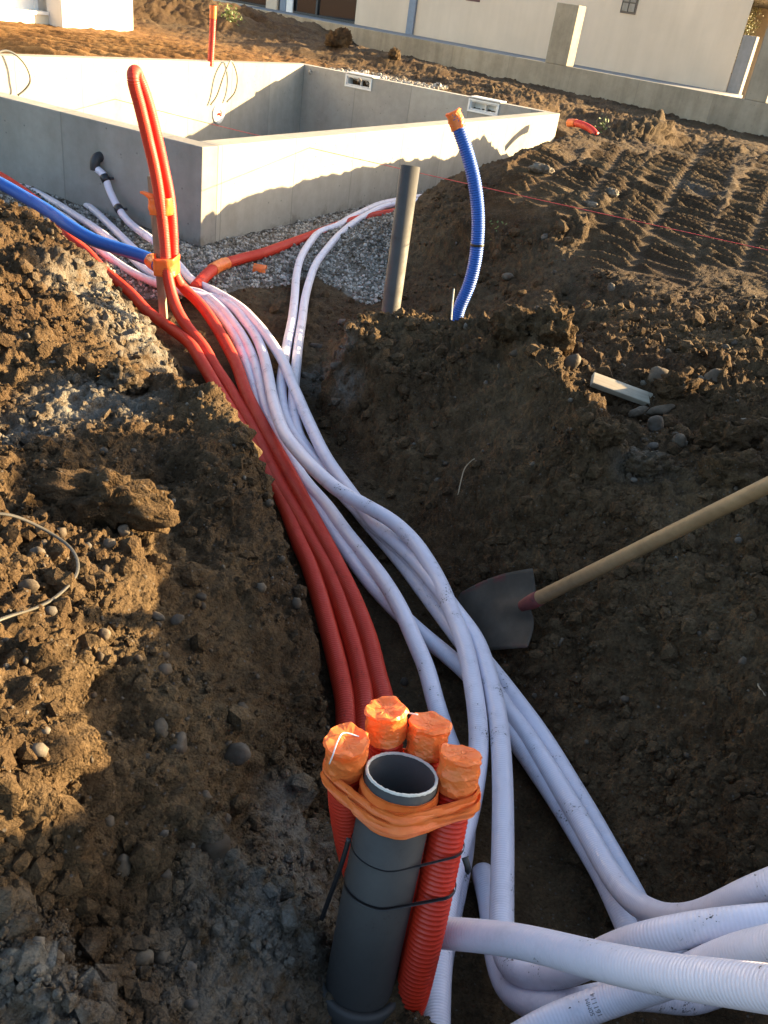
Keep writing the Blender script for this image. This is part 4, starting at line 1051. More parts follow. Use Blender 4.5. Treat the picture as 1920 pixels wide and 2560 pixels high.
white([(-90, 455, .08), (0, 465, .08), (60, 490, .08), (120, 520, .08), (165, 546, .08), (215, 590, .075), (256, 630, .07), (294, 658, .06), (338, 685, .055), (395, 710, .055), (440, 722, .06), (490, 738, .07), (534, 769, .075), (563, 802, .075), (586, 838, .075), (606, 882, .075), (622, 930, .07), (638, 985, .055), (660, 1060, .045), (700, 1136, .038), (760, 1225, .038), (820, 1310, .038), (874, 1388, .04), (931, 1462, .04), (990, 1525, .045), (1060, 1590, .05), (1120, 1640, .05), (1180, 1695, .05), (1230, 1775, .05), (1290, 1852, .05), (1345, 1930, .05), (1405, 2020, .05), (1460, 2110, .055), (1510, 2195, .06), (1555, 2290, .07), (1600, 2380, .08), (1680, 2440, .08), (1800, 2470, .08)], 'undermost white pipe, leftmost of the three sweeping down the right of the trench')
# from the elbow on the shaded pool wall, outermost on the right
apl = F(0, 0, 0)
ELB = onplane(250, 392, apl, DB)
dE = np.linalg.norm(ELB - (0, 0, CAMZ))
wA, cA = white([('c', *(ELB - DB * .052 - EZ * .07)), D(261, 440, dE - .08), D(273, 474, dE - .11), D(291, 512, dE - .18), D(314, 546, dE - .30), D(342, 572, dE - .5), D(378, 598, dE - .85), (415, 628, .10), (448, 664, .09), (485, 704, .09), (535, 728, .10), (598, 766, .11), (634, 800, .125), (666, 838, .13), (708, 905, .125), (742, 986, .115), (776, 1064, .10), (816, 1145, .09), (864, 1214, .085), (900, 1262, .085), (940, 1312, .09), (985, 1352, .095), (1040, 1404, .11), (1088, 1462, .125), (1140, 1530, .13), (1190, 1600, .13), (1222, 1690, .13), (1242, 1780, .13), (1253, 1880, .13), (1257, 1990, .13), (1257, 2120, .135), (1255, 2240, .14), (1256, 2350, .15), (1275, 2412, .17), (1330, 2440, .21), (1390, 2436, .26), (1450, 2415, .33), (1530, 2375, .42), (1620, 2345, .50), (1740, 2322, .56), (1860, 2308, .60), (1990, 2300, .62), (2150, 2300, .60)], 'white pipe from the dark elbow on the shaded pool wall')
k = MB()
elb = tube_mesh(spline([ELB + DB * .02, ELB - DB * .02, ELB - DB * .045 - EZ * .012, ELB - DB * .053 - EZ * .04, ELB - DB * .052 - EZ * .085], .006), .036, 24)
link('elbow', elb, M['black_rubber'], wA)
def clamp(px, py, d):
    i = near_idx(cA, PD(px, py, d)); p = cA[max(i - 2, 0):i + 3]
    pts = np.array([p[0], p[-1]]); m_ = tube_mesh(np.linspace(p[0], p[-1], 4), np.array([RW + .004, RW + .007, RW + .007, RW + .004]), 24)
    o = link('pipe_clip', m_, M['black'], wA)
    dirv = DB - 0 * EZ; c0 = p.mean(0)
    link('clip_foot', tube_mesh(np.array([c0 + RGT * .02, c0 + RGT * .045, c0 + RGT * .06]), .010, 10), M['black'], o)
clamp(263, 447, dE - .09); clamp(298, 522, dE - .21)
# two from the far right along the lit wall
white([(1130, 478, .10), (1080, 488, .10), (1020, 496, .10), (950, 510, .10), (905, 530, .10), (875, 545, .10), (840, 565, .10), (800, 580, .09), (775, 606, .09), (752, 645, .08), (741, 690, .08), (737, 740, .08), (730, 800, .08), (718, 860, .08), (708, 920, .08), (703, 980, .08), (708, 1025, .07), (722, 1066, .065), (750, 1110, .06), (800, 1170, .05), (870, 1250, .05), (925, 1306, .05), (975, 1356, .05), (1030, 1418, .055), (1090, 1490, .06), (1150, 1570, .07), (1210, 1650, .075), (1250, 1700, .075), (1290, 1752, .07), (1335, 1812, .065), (1380, 1880, .06), (1425, 1955, .06), (1470, 2030, .06), (1515, 2110, .06), (1560, 2190, .06), (1600, 2265, .06), (1640, 2340, .06), (1700, 2400, .07)], 'white pipe from the sunlit pool wall, outermost on the right of the trench')
white([(1130, 486, .16), (1080, 496, .16), (1020, 506, .15), (965, 515, .14), (920, 535, .11), (880, 560, .10), (845, 590, .09), (815, 625, .085), (790, 660, .08), (773, 705, .08), (762, 750, .08), (755, 800, .08), (746, 860, .08), (740, 920, .08), (734, 985, .08), (737, 1045, .07), (752, 1100, .06), (790, 1150, .035), (850, 1220, .03), (905, 1290, .03), (962, 1356, .03), (1015, 1420, .04), (1075, 1500, .045), (1135, 1580, .055), (1195, 1660, .065), (1262, 1768, .07), (1310, 1830, .07), (1360, 1905, .075), (1410, 1985, .08), (1455, 2060, .09), (1500, 2140, .105), (1540, 2205, .13), (1580, 2250, .17), (1635, 2283, .23), (1690, 2295, .31), (1750, 2288, .39), (1815, 2262, .48), (1880, 2232, .56), (1990, 2190, .64), (2120, 2150, .70)], 'middle white pipe of the right three, turning tightly to the right edge')
# the near ones
white([(1065, 2330, .32), D(1090, 2330, 1.62), D(1130, 2334, 1.60), D(1200, 2340, 1.56), D(1290, 2352, 1.50), D(1380, 2372, 1.44), D(1480, 2398, 1.37), D(1580, 2420, 1.31), D(1700, 2442, 1.25), D(1820, 2458, 1.20), D(1950, 2476, 1.15), D(2150, 2500, 1.08)], 'white pipe nearest the camera, crossing from behind the red conduit to the right edge')
white([(1206, 2180, .035), (1212, 2205, .045), (1226, 2265, .06), (1234, 2330, .075), (1246, 2405, .09), (1268, 2465, .12), (1315, 2505, .17), (1375, 2518, .22), (1450, 2508, .26), (1530, 2490, .27), (1620, 2488, .26), (1720, 2500, .24), (1775, 2485, .22), (1850, 2460, .2), (1960, 2420, .2)], 'soil speckled white pipe rising out of the trench floor and bending to the right')
wV, cV = white([D(1180, 2680, 1.62), D(1290, 2605, 1.62), D(1380, 2555, 1.62), D(1470, 2520, 1.62), D(1560, 2488, 1.60), D(1640, 2462, 1.56), D(1720, 2432, 1.52), D(1790, 2402, 1.47), D(1860, 2378, 1.42), D(1930, 2362, 1.38), D(2100, 2340, 1.3)], 'white pipe with small printed digits at the bottom edge, passing under the nearest pipe')

# small print on the white pipes
def print_on(c, s_pt, txt, size, rot, parent, r=RW):
    i = near_idx(c, s_pt); T = c[i + 1] - c[i - 1]; T /= np.linalg.norm(T)
    v = np.array([0, 0, CAMZ]) - c[i]; nv = v - T * (v @ T); nv /= np.linalg.norm(nv); side = np.cross(nv, T)
    cu = bpy.data.curves.new('print', 'FONT'); cu.body = txt; cu.size = size; cu.align_x = 'CENTER'
    tmp = bpy.data.objects.new('print', cu); COL.objects.link(tmp)
    dg = bpy.context.evaluated_depsgraph_get(); me = bpy.data.meshes.new_from_object(tmp.evaluated_get(dg)); bpy.data.objects.remove(tmp)
    co = np.zeros(len(me.vertices) * 3); me.vertices.foreach_get('co', co); co = co.reshape(-1, 3)
    ang = co[:, 0] / r; rr = r + .0006
    V = c[i] + T * (co[:, 1:2]) * rot + (nv * np.cos(ang)[:, None] + side * np.sin(ang)[:, None]) * rr
    me.vertices.foreach_set('co', V.astype(np.float32).ravel()); me.update()
    link('print', me, M['ink'], parent)
M['ink'] = simple('grey_print_ink', (.16, .15, .16), .7)
print_on(cV, PD(1500, 2512, 1.62), '161114', .012, -1, wV)
print_on(cV, PD(1488, 2518, 1.62), '50MM', .010, -1, wV)

# blue conduits
cb = path([(-60, 430, .40), (0, 458, .37), (60, 492, .33), (120, 527, .30), (175, 566, .27), (230, 598, .24), (285, 618, .22), (330, 632, .21), (372, 648, .20), (395, 664, .20)], .004)
blue1 = tag(link('blue_conduit', corrugated(cb, .040, .010, .0015), M['blue']), 'smooth blue conduit lying over the white pipes at left, its end taped at the stake', 'conduit')
i1 = len(cb) - 1; tape_sleeve(cb, near_idx(cb, P(378, 651, .20)), i1, .043, blue1)
cb2 = spline([PD(1140, 800, 4.20), PD(1150, 765, 4.18), PD(1172, 715, 4.16), PD(1188, 650, 4.14), PD(1195, 580, 4.12), PD(1194, 520, 4.11), PD(1186, 455, 4.10), PD(1170, 390, 4.10), PD(1150, 330, 4.10), PD(1134, 284, 4.10)], .003)
blue2 = tag(link('blue_conduit', corrugated(cb2, .0315, .0105, .0032, 20, 4), M['blue']), 'blue corrugated conduit arching up out of the pit with an orange taped end', 'conduit')
n2 = len(cb2)
V0 = cap(cb2[-1], cb2[-1] - cb2[-8], .0322, .066, blue2, 50.0); V0.name = 'orange_tape'
ib = near_idx(cb2, PD(1191, 612, 4.13)); link('black_band', tube_mesh(cb2[ib - 2:ib + 3], .0325, 20), M['black'], blue2)

# second grey pipe, in the pit
g2b, g2t = PD(978, 765, 4.62), PD(1026, 415, 4.60)
ax2 = (g2t - g2b) / np.linalg.norm(g2t - g2b); L2 = np.linalg.norm(g2t - g2b)
o = link('grey_pipe', lathe(g2b, ax2, [(.050, -.25), (.050, L2), (.0455, L2), (.0455, L2 - .4), (.001, L2 - .4)], 40, np.cross(ax2, EY) / np.linalg.norm(np.cross(ax2, EY))), M['grey'])
tag(o, 'slimmer grey drain pipe standing in the pit left of the arching blue conduit', 'pipe')

# stake with its tapes, behind and beside the folded conduit
s0, s1 = PD(410, 800, 4.95), PD(379, 440, 4.86)
sa = s1 - s0; sL = np.linalg.norm(sa); sa /= sL; sx = np.cross(sa, FWD); sx /= np.linalg.norm(sx); sy = np.cross(sx, sa)
k = MB(); k.box(s0, sx, sy, sa, (-.020, .020), (-.018, .018), (-.12, sL)); tag(k.build('wooden_stake', M['stake'], bevel=.003), 'square wooden stake behind the folded red conduit', 'stake')
def tape_round(cpts, half_w, half_d, h, label, ax, group):
    c = np.asarray(cpts); n = 44; rows = 10; a = np.linspace(0, 2 * np.pi, n, endpoint=False)
    u = np.cross(ax, FWD); u /= np.linalg.norm(u); v = np.cross(u, ax); V = []
    for k in range(rows):
        s = (k / (rows - 1) - .5) * h
        sq = np.sign(np.cos(a)) * np.abs(np.cos(a))**.6; sv = np.sign(np.sin(a)) * np.abs(np.sin(a))**.6
        q = c + ax * s + half_w * sq[:, None] * u + half_d * sv[:, None] * v
        q = q + (u * np.cos(a)[:, None] + v * np.sin(a)[:, None]) * (.005 * vnoise(q * 40 + h * 100))[:, None] + ax * (.006 * vnoise(q * 22 + 4))[:, None]; V.append(q)
    V = np.vstack(V); Q = [(k * n + j, k * n + (j + 1) % n, (k + 1) * n + (j + 1) % n, (k + 1) * n + j) for k in range(rows - 1) for j in range(n)]
    o = link('stake_tape', mesh_np(V, Q), M['tape']); mo = o.modifiers.new('thickness', 'SOLIDIFY'); mo.thickness = .0015
    return tag(o, label, 'tape', group)
axs = PD(409, 510, 4.75) - PD(418, 640, 4.8); axs /= np.linalg.norm(axs)
t_hi = tape_round(PD(405, 512, 4.80), .060, .075, .085, 'upper orange tape round stake and folded red conduit, one end flapping left', axs, None)
fl = spline([PD(384, 500, 4.74), PD(372, 492, 4.74), PD(360, 484, 4.75), PD(350, 481, 4.76)], .006)
k = len(fl); wv = np.linspace(.028, .006, k)
V = np.vstack([fl + EZ * wv[:, None], fl - EZ * wv[:, None] * .6]); Q = [(j, j + 1, k + j + 1, k + j) for j in range(k - 1)]
f_ = link('loose_end', mesh_np(V, Q), M['tape'], t_hi); f_.modifiers.new('thickness', 'SOLIDIFY').thickness = .0015
tape_round(PD(416, 660, 4.84), .062, .085, .095, 'lower orange tape round stake, folded red conduit and blue conduit end', axs, None)

# red conduit stubs further off
c6 = spline([PD(526, 165, 13.0), PD(527, 145, 13.0), PD(530, 95, 13.0), PD(532, 50, 13.0), PD(533, 14, 13.0)], .01)
o = tag(link('red_conduit', corrugated(c6, .043, .02, .004, 14), M['red_tips']), 'upright red conduit behind the far pool wall, its tip orange', 'conduit')
link('orange_cap', tube_mesh(c6[-16:], .047, 16), M['tape'], o)
c7 = spline([PD(1490, 338, 11.9), PD(1478, 324, 12.0), PD(1460, 314, 12.1), PD(1440, 308, 12.2), PD(1422, 307, 12.3)], .01)
o = tag(link('red_conduit', corrugated(c7, .043, .02, .004, 14), M['red_tips']), 'short red conduit end lying on the soil past the pool corner', 'conduit')
link('orange_cap', tube_mesh(c7[-14:], .048, 16), M['tape'], o)

# orange scrap on the gravel
h_ = P(650, 672, .07)
m = MB(); V = []
a = np.linspace(0, np.pi * 1.25, 14)
for s in (0, 1): V += [h_ + np.array([s * .085 - .045, .03 * math.cos(t) + .01, .034 * math.sin(t) - .01 + .004 * math.sin(5 * t + s)]) for t in a]
o = link('plastic_scrap', mesh_np(V, [(j, j + 1, 14 + j + 1, 14 + j) for j in range(13)]), M['tape']); o.modifiers.new('thickness', 'SOLIDIFY').thickness = .003
tag(o, 'curled scrap of orange plastic lying on the gravel', 'scrap')

# ------------------------------------------------------------------ shovel
sock = PD(1322, 1508, 2.62); hend = PD(1930, 1208, 2.12)
ha = hend - sock; ha /= np.linalg.norm(ha)
sh = empty('shovel', sock, 'square mouthed shovel with long wooden handle leaning in the trench', 'shovel')
hc = spline([sock + ha * .015, sock + ha * .3, sock + ha * .6, sock + ha * 1.05], .02)
ho = tube_mesh(hc, np.linspace(.0215, .0185, len(hc)), 24)
link('handle', ho, M['handle'], sh)
link('socket', tube_mesh(np.array([sock - ha * .03, sock, sock + ha * .03, sock + ha * .05]), np.array([.018, .0222, .0236, .0232]), 24), M['shovel_red'], sh)
TRc, BRc, BLc, TLc = PD(1330, 1421, 2.64), PD(1318, 1618, 2.58), PD(1196, 1626, 2.70), PD(1096, 1520, 2.82)
nu, nvv = 30, 24; V = []; paint = []
TL2 = PD(1142, 1478, 2.80)
nrm_b = np.cross(TRc - BRc, BLc - BRc); nrm_b /= np.linalg.norm(nrm_b)
if nrm_b @ FWD > 0: nrm_b = -nrm_b
for i in range(nu + 1):
    s = i / nu
    for j in range(nvv + 1):
        t = j / nvv
        right = BRc * (1 - t) + TRc * t
        left = (BLc * (1 - t)**2 + 2 * (TLc) * t * (1 - t) + TL2 * t**2) + 0 * TLc
        topb = 0
        q = right * (1 - s) + left * s
        q = q + (TRc - BRc) * (.055 * math.sin(math.pi * s) * t)                         # upper edge bows upward
        dish = .030 * (1 - (2 * t - 1)**2) * (1 - .5 * s) + .018 * (s**2)
        soc = .030 * math.exp(-((t - .52) / .13)**2) * max(0, 1 - s / .5)
        q = q - nrm_b * (dish) + nrm_b * soc
        V.append(q); paint.append(.8 * max(0, 1 - abs(t - .97) / .09) * (s > .35) + .3 * max(0, 1 - abs(t - .02) / .05))
Q = [(i * (nvv + 1) + j, i * (nvv + 1) + j + 1, (i + 1) * (nvv + 1) + j + 1, (i + 1) * (nvv + 1) + j) for i in range(nu) for j in range(nvv)]
me = mesh_np(V, Q); at = me.attributes.new('paint', 'FLOAT', 'POINT'); at.data.foreach_set('value', np.array(paint, np.float32))
bl = link('blade', me, M['steel'], sh); bl.modifiers.new('thickness', 'SOLIDIFY').thickness = .003

# ------------------------------------------------------------------ boards, cord, strap
def board(p0, p1, up, w, t, name, mat, label, cat):
    d = p1 - p0; L = np.linalg.norm(d); d /= L; s = np.cross(up, d); s /= np.linalg.norm(s); u = np.cross(d, s)
    me = MB(); me.box(np.zeros(3), EX, EY, EZ, (0, L), (-w / 2, w / 2), (-t / 2, t / 2))
    o = link(name, me.mesh(), mat); o.modifiers.new('bevel', 'BEVEL').width = .002
    o.matrix_world = Matrix(((d[0], s[0], u[0], p0[0]), (d[1], s[1], u[1], p0[1]), (d[2], s[2], u[2], p0[2]), (0, 0, 0, 1)))
    return tag(o, label, cat)
h0 = hit(1480, 965); h1 = hit(1640, 1002)
board(P(1480, 948, .525), P(1650, 1010, .47), EZ + np.array([0, -.55, 0]), .058, .028, 'wood_batten', M['plank'], 'short pale wooden batten half buried on the right-hand bank', 'board')
FZ = 1.05
FA, FB_ = P(900, 70, FZ), P(1850, 246, FZ)
FD = FB_ - FA; FD /= np.linalg.norm(FD); FN = np.array([-FD[1], FD[0], 0.0]); FN = FN if FN[1] > 0 else -FN
board(onplane(742, 96, FA - FN * .12, FN), onplane(761, 53, FA - FN * .03, FN), FN, .07, .04, 'leaning_board', M['stake'], 'weathered board leaning against the low concrete wall', 'board')
sA, sB = PD(250, 238, 12.2), PD(1960, 634, 4.3)
t_ = np.linspace(0, 1, 60)[:, None]
tag(link('mason_line', tube_mesh(sA * (1 - t_) + sB * t_ - EZ * (.03 * np.sin(np.pi * t_)) , np.linspace(.0036, .0018, 60), 6), M['cord']), 'taut red string stretched across the pool and the right-hand ground', 'string')
sp = [(-40, 1326), (0, 1331), (40, 1336), (90, 1346), (140, 1364), (172, 1390), (190, 1425), (199, 1455), (198, 1476), (170, 1500), (130, 1528), (80, 1560), (30, 1592), (-30, 1624)]
ribbon('packing_strap', [hit(*q) + EZ * (.036 + .012 * math.sin(i * 1.1)) for i, q in enumerate(sp)], FWD * -.6 + EZ * .6, .0062, M['ribbon'], 'flat grey packing strap bent in a loop on the sunlit left bank', 'strap')
strip_tube('steel_rod', [PD(1128, 800, 4.0), PD(1131, 760, 4.0), PD(1135, 722, 4.0)], .0035, M['rim'], 'thin pale rod poking up beside the arching blue conduit', 'rod')

# ------------------------------------------------------------------ walls and houses behind
fe = empty('low_wall', (FA + FB_) / 2 * (1, 1, 0), 'low grey concrete wall across the back of the site', 'wall')
m = MB(); m.box(FA * (1, 1, 0), FD, FN, EZ, (-9, 17), (0, .18), (.0, FZ)); m.build('wall_body', M['fence'], fe, bevel=.01)
def on_f(px, py, off=0.0):
    q = onplane(px, py, FA + FN * off, FN); return (q - FA) @ FD, q[2]
def slab_on(mb, a, z, b0, b1): mb.box(FA * (1, 1, 0), FD, FN, EZ, a, (b0, b1), z)
u0, _ = on_f(1362, 158); u1, _ = on_f(1415, 166); _, zt = on_f(1396, 6)
m = MB(); slab_on(m, (u0, u1), (FZ + .003, zt), -.003, .29)
tag(m.build('concrete_pillar', M['fence'], bevel=.01), 'square concrete pillar standing on the low wall, right side sunlit', 'pillar')
m = MB(); slab_on(m, (-9, 8.2), (.6, .955), .182, 4.59); tag(m.build('terrace', M['blockwall']), kind='structure')
# cream house
HB = 4.6                      # its wall stands this far behind the low wall
house = empty('cream_house', (FA + FB_) / 2 * (1, 1, 0) + FN * 4, 'cream rendered house with dark glazed doors behind the low wall', 'house')
hr, _ = on_f(1848, 118, HB); HTOP = on_f(1880, -12, HB)[1] + .1
def hz(px, py): return on_f(px, py, HB)
w1 = (hz(470, 0)[0], hz(664, 25)[0]); w2 = (hz(690, 40)[0], hz(886, 62)[0])
HC = (FA + FD * hr + FN * HB) * (1, 1, 0); HRAY = HC / np.linalg.norm(HC); HRAY = np.array([HRAY[0] * math.cos(.03) - HRAY[1] * math.sin(.03), HRAY[0] * math.sin(.03) + HRAY[1] * math.cos(.03), 0]); HNR = np.array([-HRAY[1], HRAY[0], 0])
m = MB()
def prism(mb, foot, z0, z1):
    n = len(foot); V = [np.array([q[0], q[1], z0]) for q in foot] + [np.array([q[0], q[1], z1]) for q in foot]
    mb.add(V, [(i, (i + 1) % n, n + (i + 1) % n, n + i) for i in range(n)], [(n, n + i, n + i + 1) for i in range(1, n - 1)])
at_f = lambda a, b: FA + FD * a + FN * b
for a in ((-12, w1[0]), (w1[1], w2[0])): slab_on(m, a, (.3, HTOP), HB, HB + .3)
prism(m, [at_f(w2[1], HB), HC, HC + HRAY * 8, HC + HRAY * 8 + HNR * .3, at_f(hr - .4, HB + .3), at_f(w2[1], HB + .3)], .3, HTOP)
for a in (w1, w2): slab_on(m, a, (3.1, HTOP), HB, HB + .3); slab_on(m, a, (.3, .95), HB, HB + .3)
slab_on(m, (-12, hr - .5), (.3, HTOP), HB + 7, HB + 7.3); slab_on(m, (-12, -11.7), (.3, HTOP), HB + .3, HB + 7)
m.build('wall', M['cream'], house)
m = MB(); slab_on(m, (-12.1, hr - .02), (HTOP + .002, HTOP + .1), HB - .05, HB + 7.3); m.build('roof', M['blockwall'], house)
for (a0, a1), nm in ((w1, 'a'), (w2, 'b')):
    m = MB(); f0 = a0
    slab_on(m, (a0, a1), (.957, 3.1), HB + .14, HB + .16); g = m.build('glazed_door', M['glass'], house)
    m = MB()
    for a in ((a0, a0 + .07), (a1 - .07, a1), ((a0 + a1) / 2 - .04, (a0 + a1) / 2 + .04)): slab_on(m, a, (1.02, 3.1), HB + .08, HB + .139)
    slab_on(m, (a0, a1), (.957, 1.02), HB + .08, HB + .139); m.build('frame', M['frame_dark'], g)
wl0, wl1 = hz(712, 44)[0], hz(727, 46)[0]
m = MB(); slab_on(m, (wl0, wl1), (.957, 3.1), HB + .03, HB + .079); m.build('white_jamb', M['whiteplastic'], house)
m = MB(); slab_on(m, (hz(697, 40)[0], hz(711, 40)[0]), (.957, 3.1), HB + .02, HB + .078); m.build('shutter_guide', M['pipeblue'], house)
dp = hz(1022, 48)[0]; dp1 = hz(1039, 48)[0]
m = MB(); slab_on(m, (dp, dp1), (.7, HTOP), HB - .09, HB - .004); m.build('downpipe', M['pipeblue'], house, bevel=.02)
m = MB(); slab_on(m, (hz(1165, 0)[0], hz(1200, 3)[0]), (hz(1180, 3)[1], hz(1180, -30)[1]), HB + -.01, HB + .05); m.build('shutter_box', simple('dark_red_metal', (.10, .03, .03), .5), house)
# glass block vent of four blocks
va, vb = hz(1560, 2)[0], hz(1594, 2)[0]; vz = hz(1578, 32)[1]; vs_ = (vb - va) / 2
M['block'] = make_concrete('glass_block', (.33, .30, .25), 0, 1.2)
m = MB(); slab_on(m, (va - .03, vb + .03), (vz - .03, vz + 2 * vs_ * 1.1 + .03), HB - .02, HB - .003); vent = m.build('block_vent', M['frame_dark'], house)
for i in (0, 1):
    for j in (0, 1):
        m = MB(); slab_on(m, (va + i * vs_ + .012, va + (i + 1) * vs_ - .012), (vz + j * vs_ * 1.1 + .012, vz + (j + 1) * vs_ * 1.1 - .012), HB - .045, HB - .021); m.build('glass_block', M['block'], vent, bevel=.012)
# right end: lower grey wall, post, pale house beyond
b1 = on_f(1855, 86, HB + .02)
m = MB(); slab_on(m, (hr + .004, on_f(1893, 90, HB + .02)[0]), (.3, b1[1]), HB + .02, HB + .2); tag(m.build('block_wall', M['blockwall'], bevel=.01), 'dark grey block wall beside the corner of the cream house', 'wall')
a0_, _ = on_f(1868, 240, .0); 
m = MB(); slab_on(m, (on_f(1862, 240)[0], on_f(1916, 250)[0]), (FZ + .003, on_f(1912, 60)[1]), .003, .4); tag(m.build('concrete_pillar', M['fence'], bevel=.01), 'concrete pillar on the low wall at the right edge, stained', 'pillar')
ph = empty('pale_house', P(1930, 120, .5) * (1, 1, 0) + np.array([9, 12, 0]), 'pale house far off at the top right corner', 'house')
q0 = PD(1884, 60, 44.0)
m = MB(); m.box(q0 * (1, 1, 0), FD, FN, EZ, (-.3, 3.2), (0, 6), (.2, 5.2)); m.build('wall', M['whitewall'], ph)
m = MB(); m.box(q0 * (1, 1, 0), FD, FN, EZ, (-.5, 3.4), (-.3, 6.3), (5.203, 5.4)); m.build('roof', M['blockwall'], ph)
m = MB(); m.box(q0 * (1, 1, 0), FD, FN, EZ, (1.6, 2.6), (-.03, -.003), (1.5, 2.8)); m.build('window', M['glass'], ph)
# shrub in the gap
def leaf_cloud(n, c, rad, s, name, mat, parent=None):
    p = c + rng.normal(size=(n, 3)) * np.array(rad) * .5; R = rotm(n)
    b = np.array([(-1, 0, 0), (0, -.4, .1), (1, 0, 0), (0, .4, .1)]) * s
    V = (np.einsum('nij,vj->nvi', R, b) + p[:, None]).reshape(-1, 3); Q = (np.arange(n) * 4)[:, None] + np.arange(4)[None]
    return link(name, mesh_np(V, Q, None, False), mat, parent)
M['leaf'] = simple('yellow_green_leaf', (.085, .085, .025), .6); M['weed'] = simple('weed_leaf', (.11, .15, .035), .6)
sc_ = onplane(1868, 70, FA + FN * (HB + 2.2), FN)
shb = empty('shrub', sc_ * (1, 1, 0), 'yellowish shrub in the gap right of the cream house', 'shrub')
tag(leaf_cloud(900, sc_ - EZ * .1, (.22, .3, .6), .035, 'foliage', M['leaf'], shb), kind='stuff')
link('stem', tube_mesh(np.array([sc_ * (1, 1, 0) + EZ * .4, sc_ - EZ * .2]), .03, 8), M['stake'], shb)
# white house at far left
q1 = P(333, 80, .60); q2 = P(155, 68, .60)
HDB = (q1 - q2); HW = np.linalg.norm(HDB); HDB = DB.copy()
HO = q1 * (1, 1, 0); HA = DA          # runs left along -DB, depth along DA
wh = empty('white_house', HO + HA * 3 - HDB * 3, 'white rendered house with a white framed window at the top left corner', 'house')
L_ = (q1 - q2) @ HDB
m = MB(); m.box(HO, -HDB, HA, EZ, (0, L_), (0, 8), (.2, 5.0)); m.build('wall', M['whitewall'], wh)
rec = .35
def on_h(px, py): q = onplane(px, py, HO + HA * rec, HA); return -(q - HO) @ HDB, q[2]
wr, wzb = on_h(122, 36); lz = on_h(60, 33)[1]
m = MB()
m.box(HO, -HDB, HA, EZ, (L_, wr), (rec, 8), (lz, 5.0)); m.box(HO, -HDB, HA, EZ, (wr, wr + 3), (rec, 8), (3.0, 5.0)); m.box(HO, -HDB, HA, EZ, (wr + 3, wr + 8), (rec, 8), (lz, 5)); m.box(HO, -HDB, HA, EZ, (wr, wr + 3), (rec + .35, 8), (lz, 3.0))
m.build('wall', M['whitewall'], wh)
m = MB(); m.box(HO, -HDB, HA, EZ, (L_, L_ + 11), (rec - .03, 8), (.2, lz - .002)); m.build('plinth', M['house_base'], wh)
m = MB(); m.box(HO, -HDB, HA, EZ, (-.2, 14), (-.2, 8.2), (5.003, 5.3)); m.build('roof', M['blockwall'], wh)
wdw = MB(); wdw.box(HO, -HDB, HA, EZ, (wr + .12, wr + 2.9), (rec + .30, rec + .32), (lz + .20, 2.9)); wd_ = wdw.build('window', M['glass'], wh)
m = MB(); y = (rec + .20, rec + .299)
for a, z in (((wr + .003, wr + .13), (lz + .02, 2.95)), ((wr + 2.8, wr + 2.95), (lz + .02, 2.95)), ((wr + .13, wr + 2.8), (lz + .02, lz + .22)), ((wr + .13, wr + 2.8), (2.75, 2.95))): m.box(HO, -HDB, HA, EZ, a, y, z)
m.build('frame', M['whiteplastic'], wd_, bevel=.01)
m = MB(); m.box(HO, -HDB, HA, EZ, (wr + .05, wr + 2.95), (rec - .06, rec + .199), (lz + .002, lz + .05)); m.build('sill', M['whiteplastic'], wd_)

# ------------------------------------------------------------------ stones and clods one can pick out
def stone(name, c, size, mat, shade, label, cat, group=None, seedv=0, axes=None, lump=.20, rough=0.0, soil=False):
    v = IV3.copy() if not rough else sub(IV3, IF3)[0]; f = IF3 if not rough else sub(IV3, IF3)[1]
    v0 = v; v = v * (np.asarray(size) / np.mean(size))
    d = 1 + lump * vnoise(v * 1.3 + seedv) + lump * .4 * vnoise(v * 2.9 + seedv)
    if rough: d = d + rough * (1 - np.abs(vnoise(v * 4.5 + seedv))) + rough * .7 * vnoise(v * 9 + seedv) + rough * .55 * vnoise(v * 19 + seedv) + rough * .9 * np.sqrt(np.clip(1 - (cells(v * 4.2 + seedv)[0] / .6) ** 2, 0, 1)) - rough * .5
    v = v0 * d[:, None] * np.asarray(size)
    X = RGT * 1.0; Yv = np.cross(EZ, X); 
    if axes is not None:
        t = math.radians(axes); X2 = RGT * math.cos(t) + UPV * math.sin(t); Y2 = -RGT * math.sin(t) + UPV * math.cos(t); Z2 = -FWD
        V = c + v[:, :1] * X2 + v[:, 1:2] * Y2 + v[:, 2:] * Z2
    else: V = c + v
    me = mesh_np(V, None, f)
    if soil: attrs(me, V)
    a = me.attributes.new('shade', 'FLOAT', 'POINT'); a.data.foreach_set('value', np.full(len(V), shade, np.float32))
    return tag(link(name, me, mat), label, cat, group)
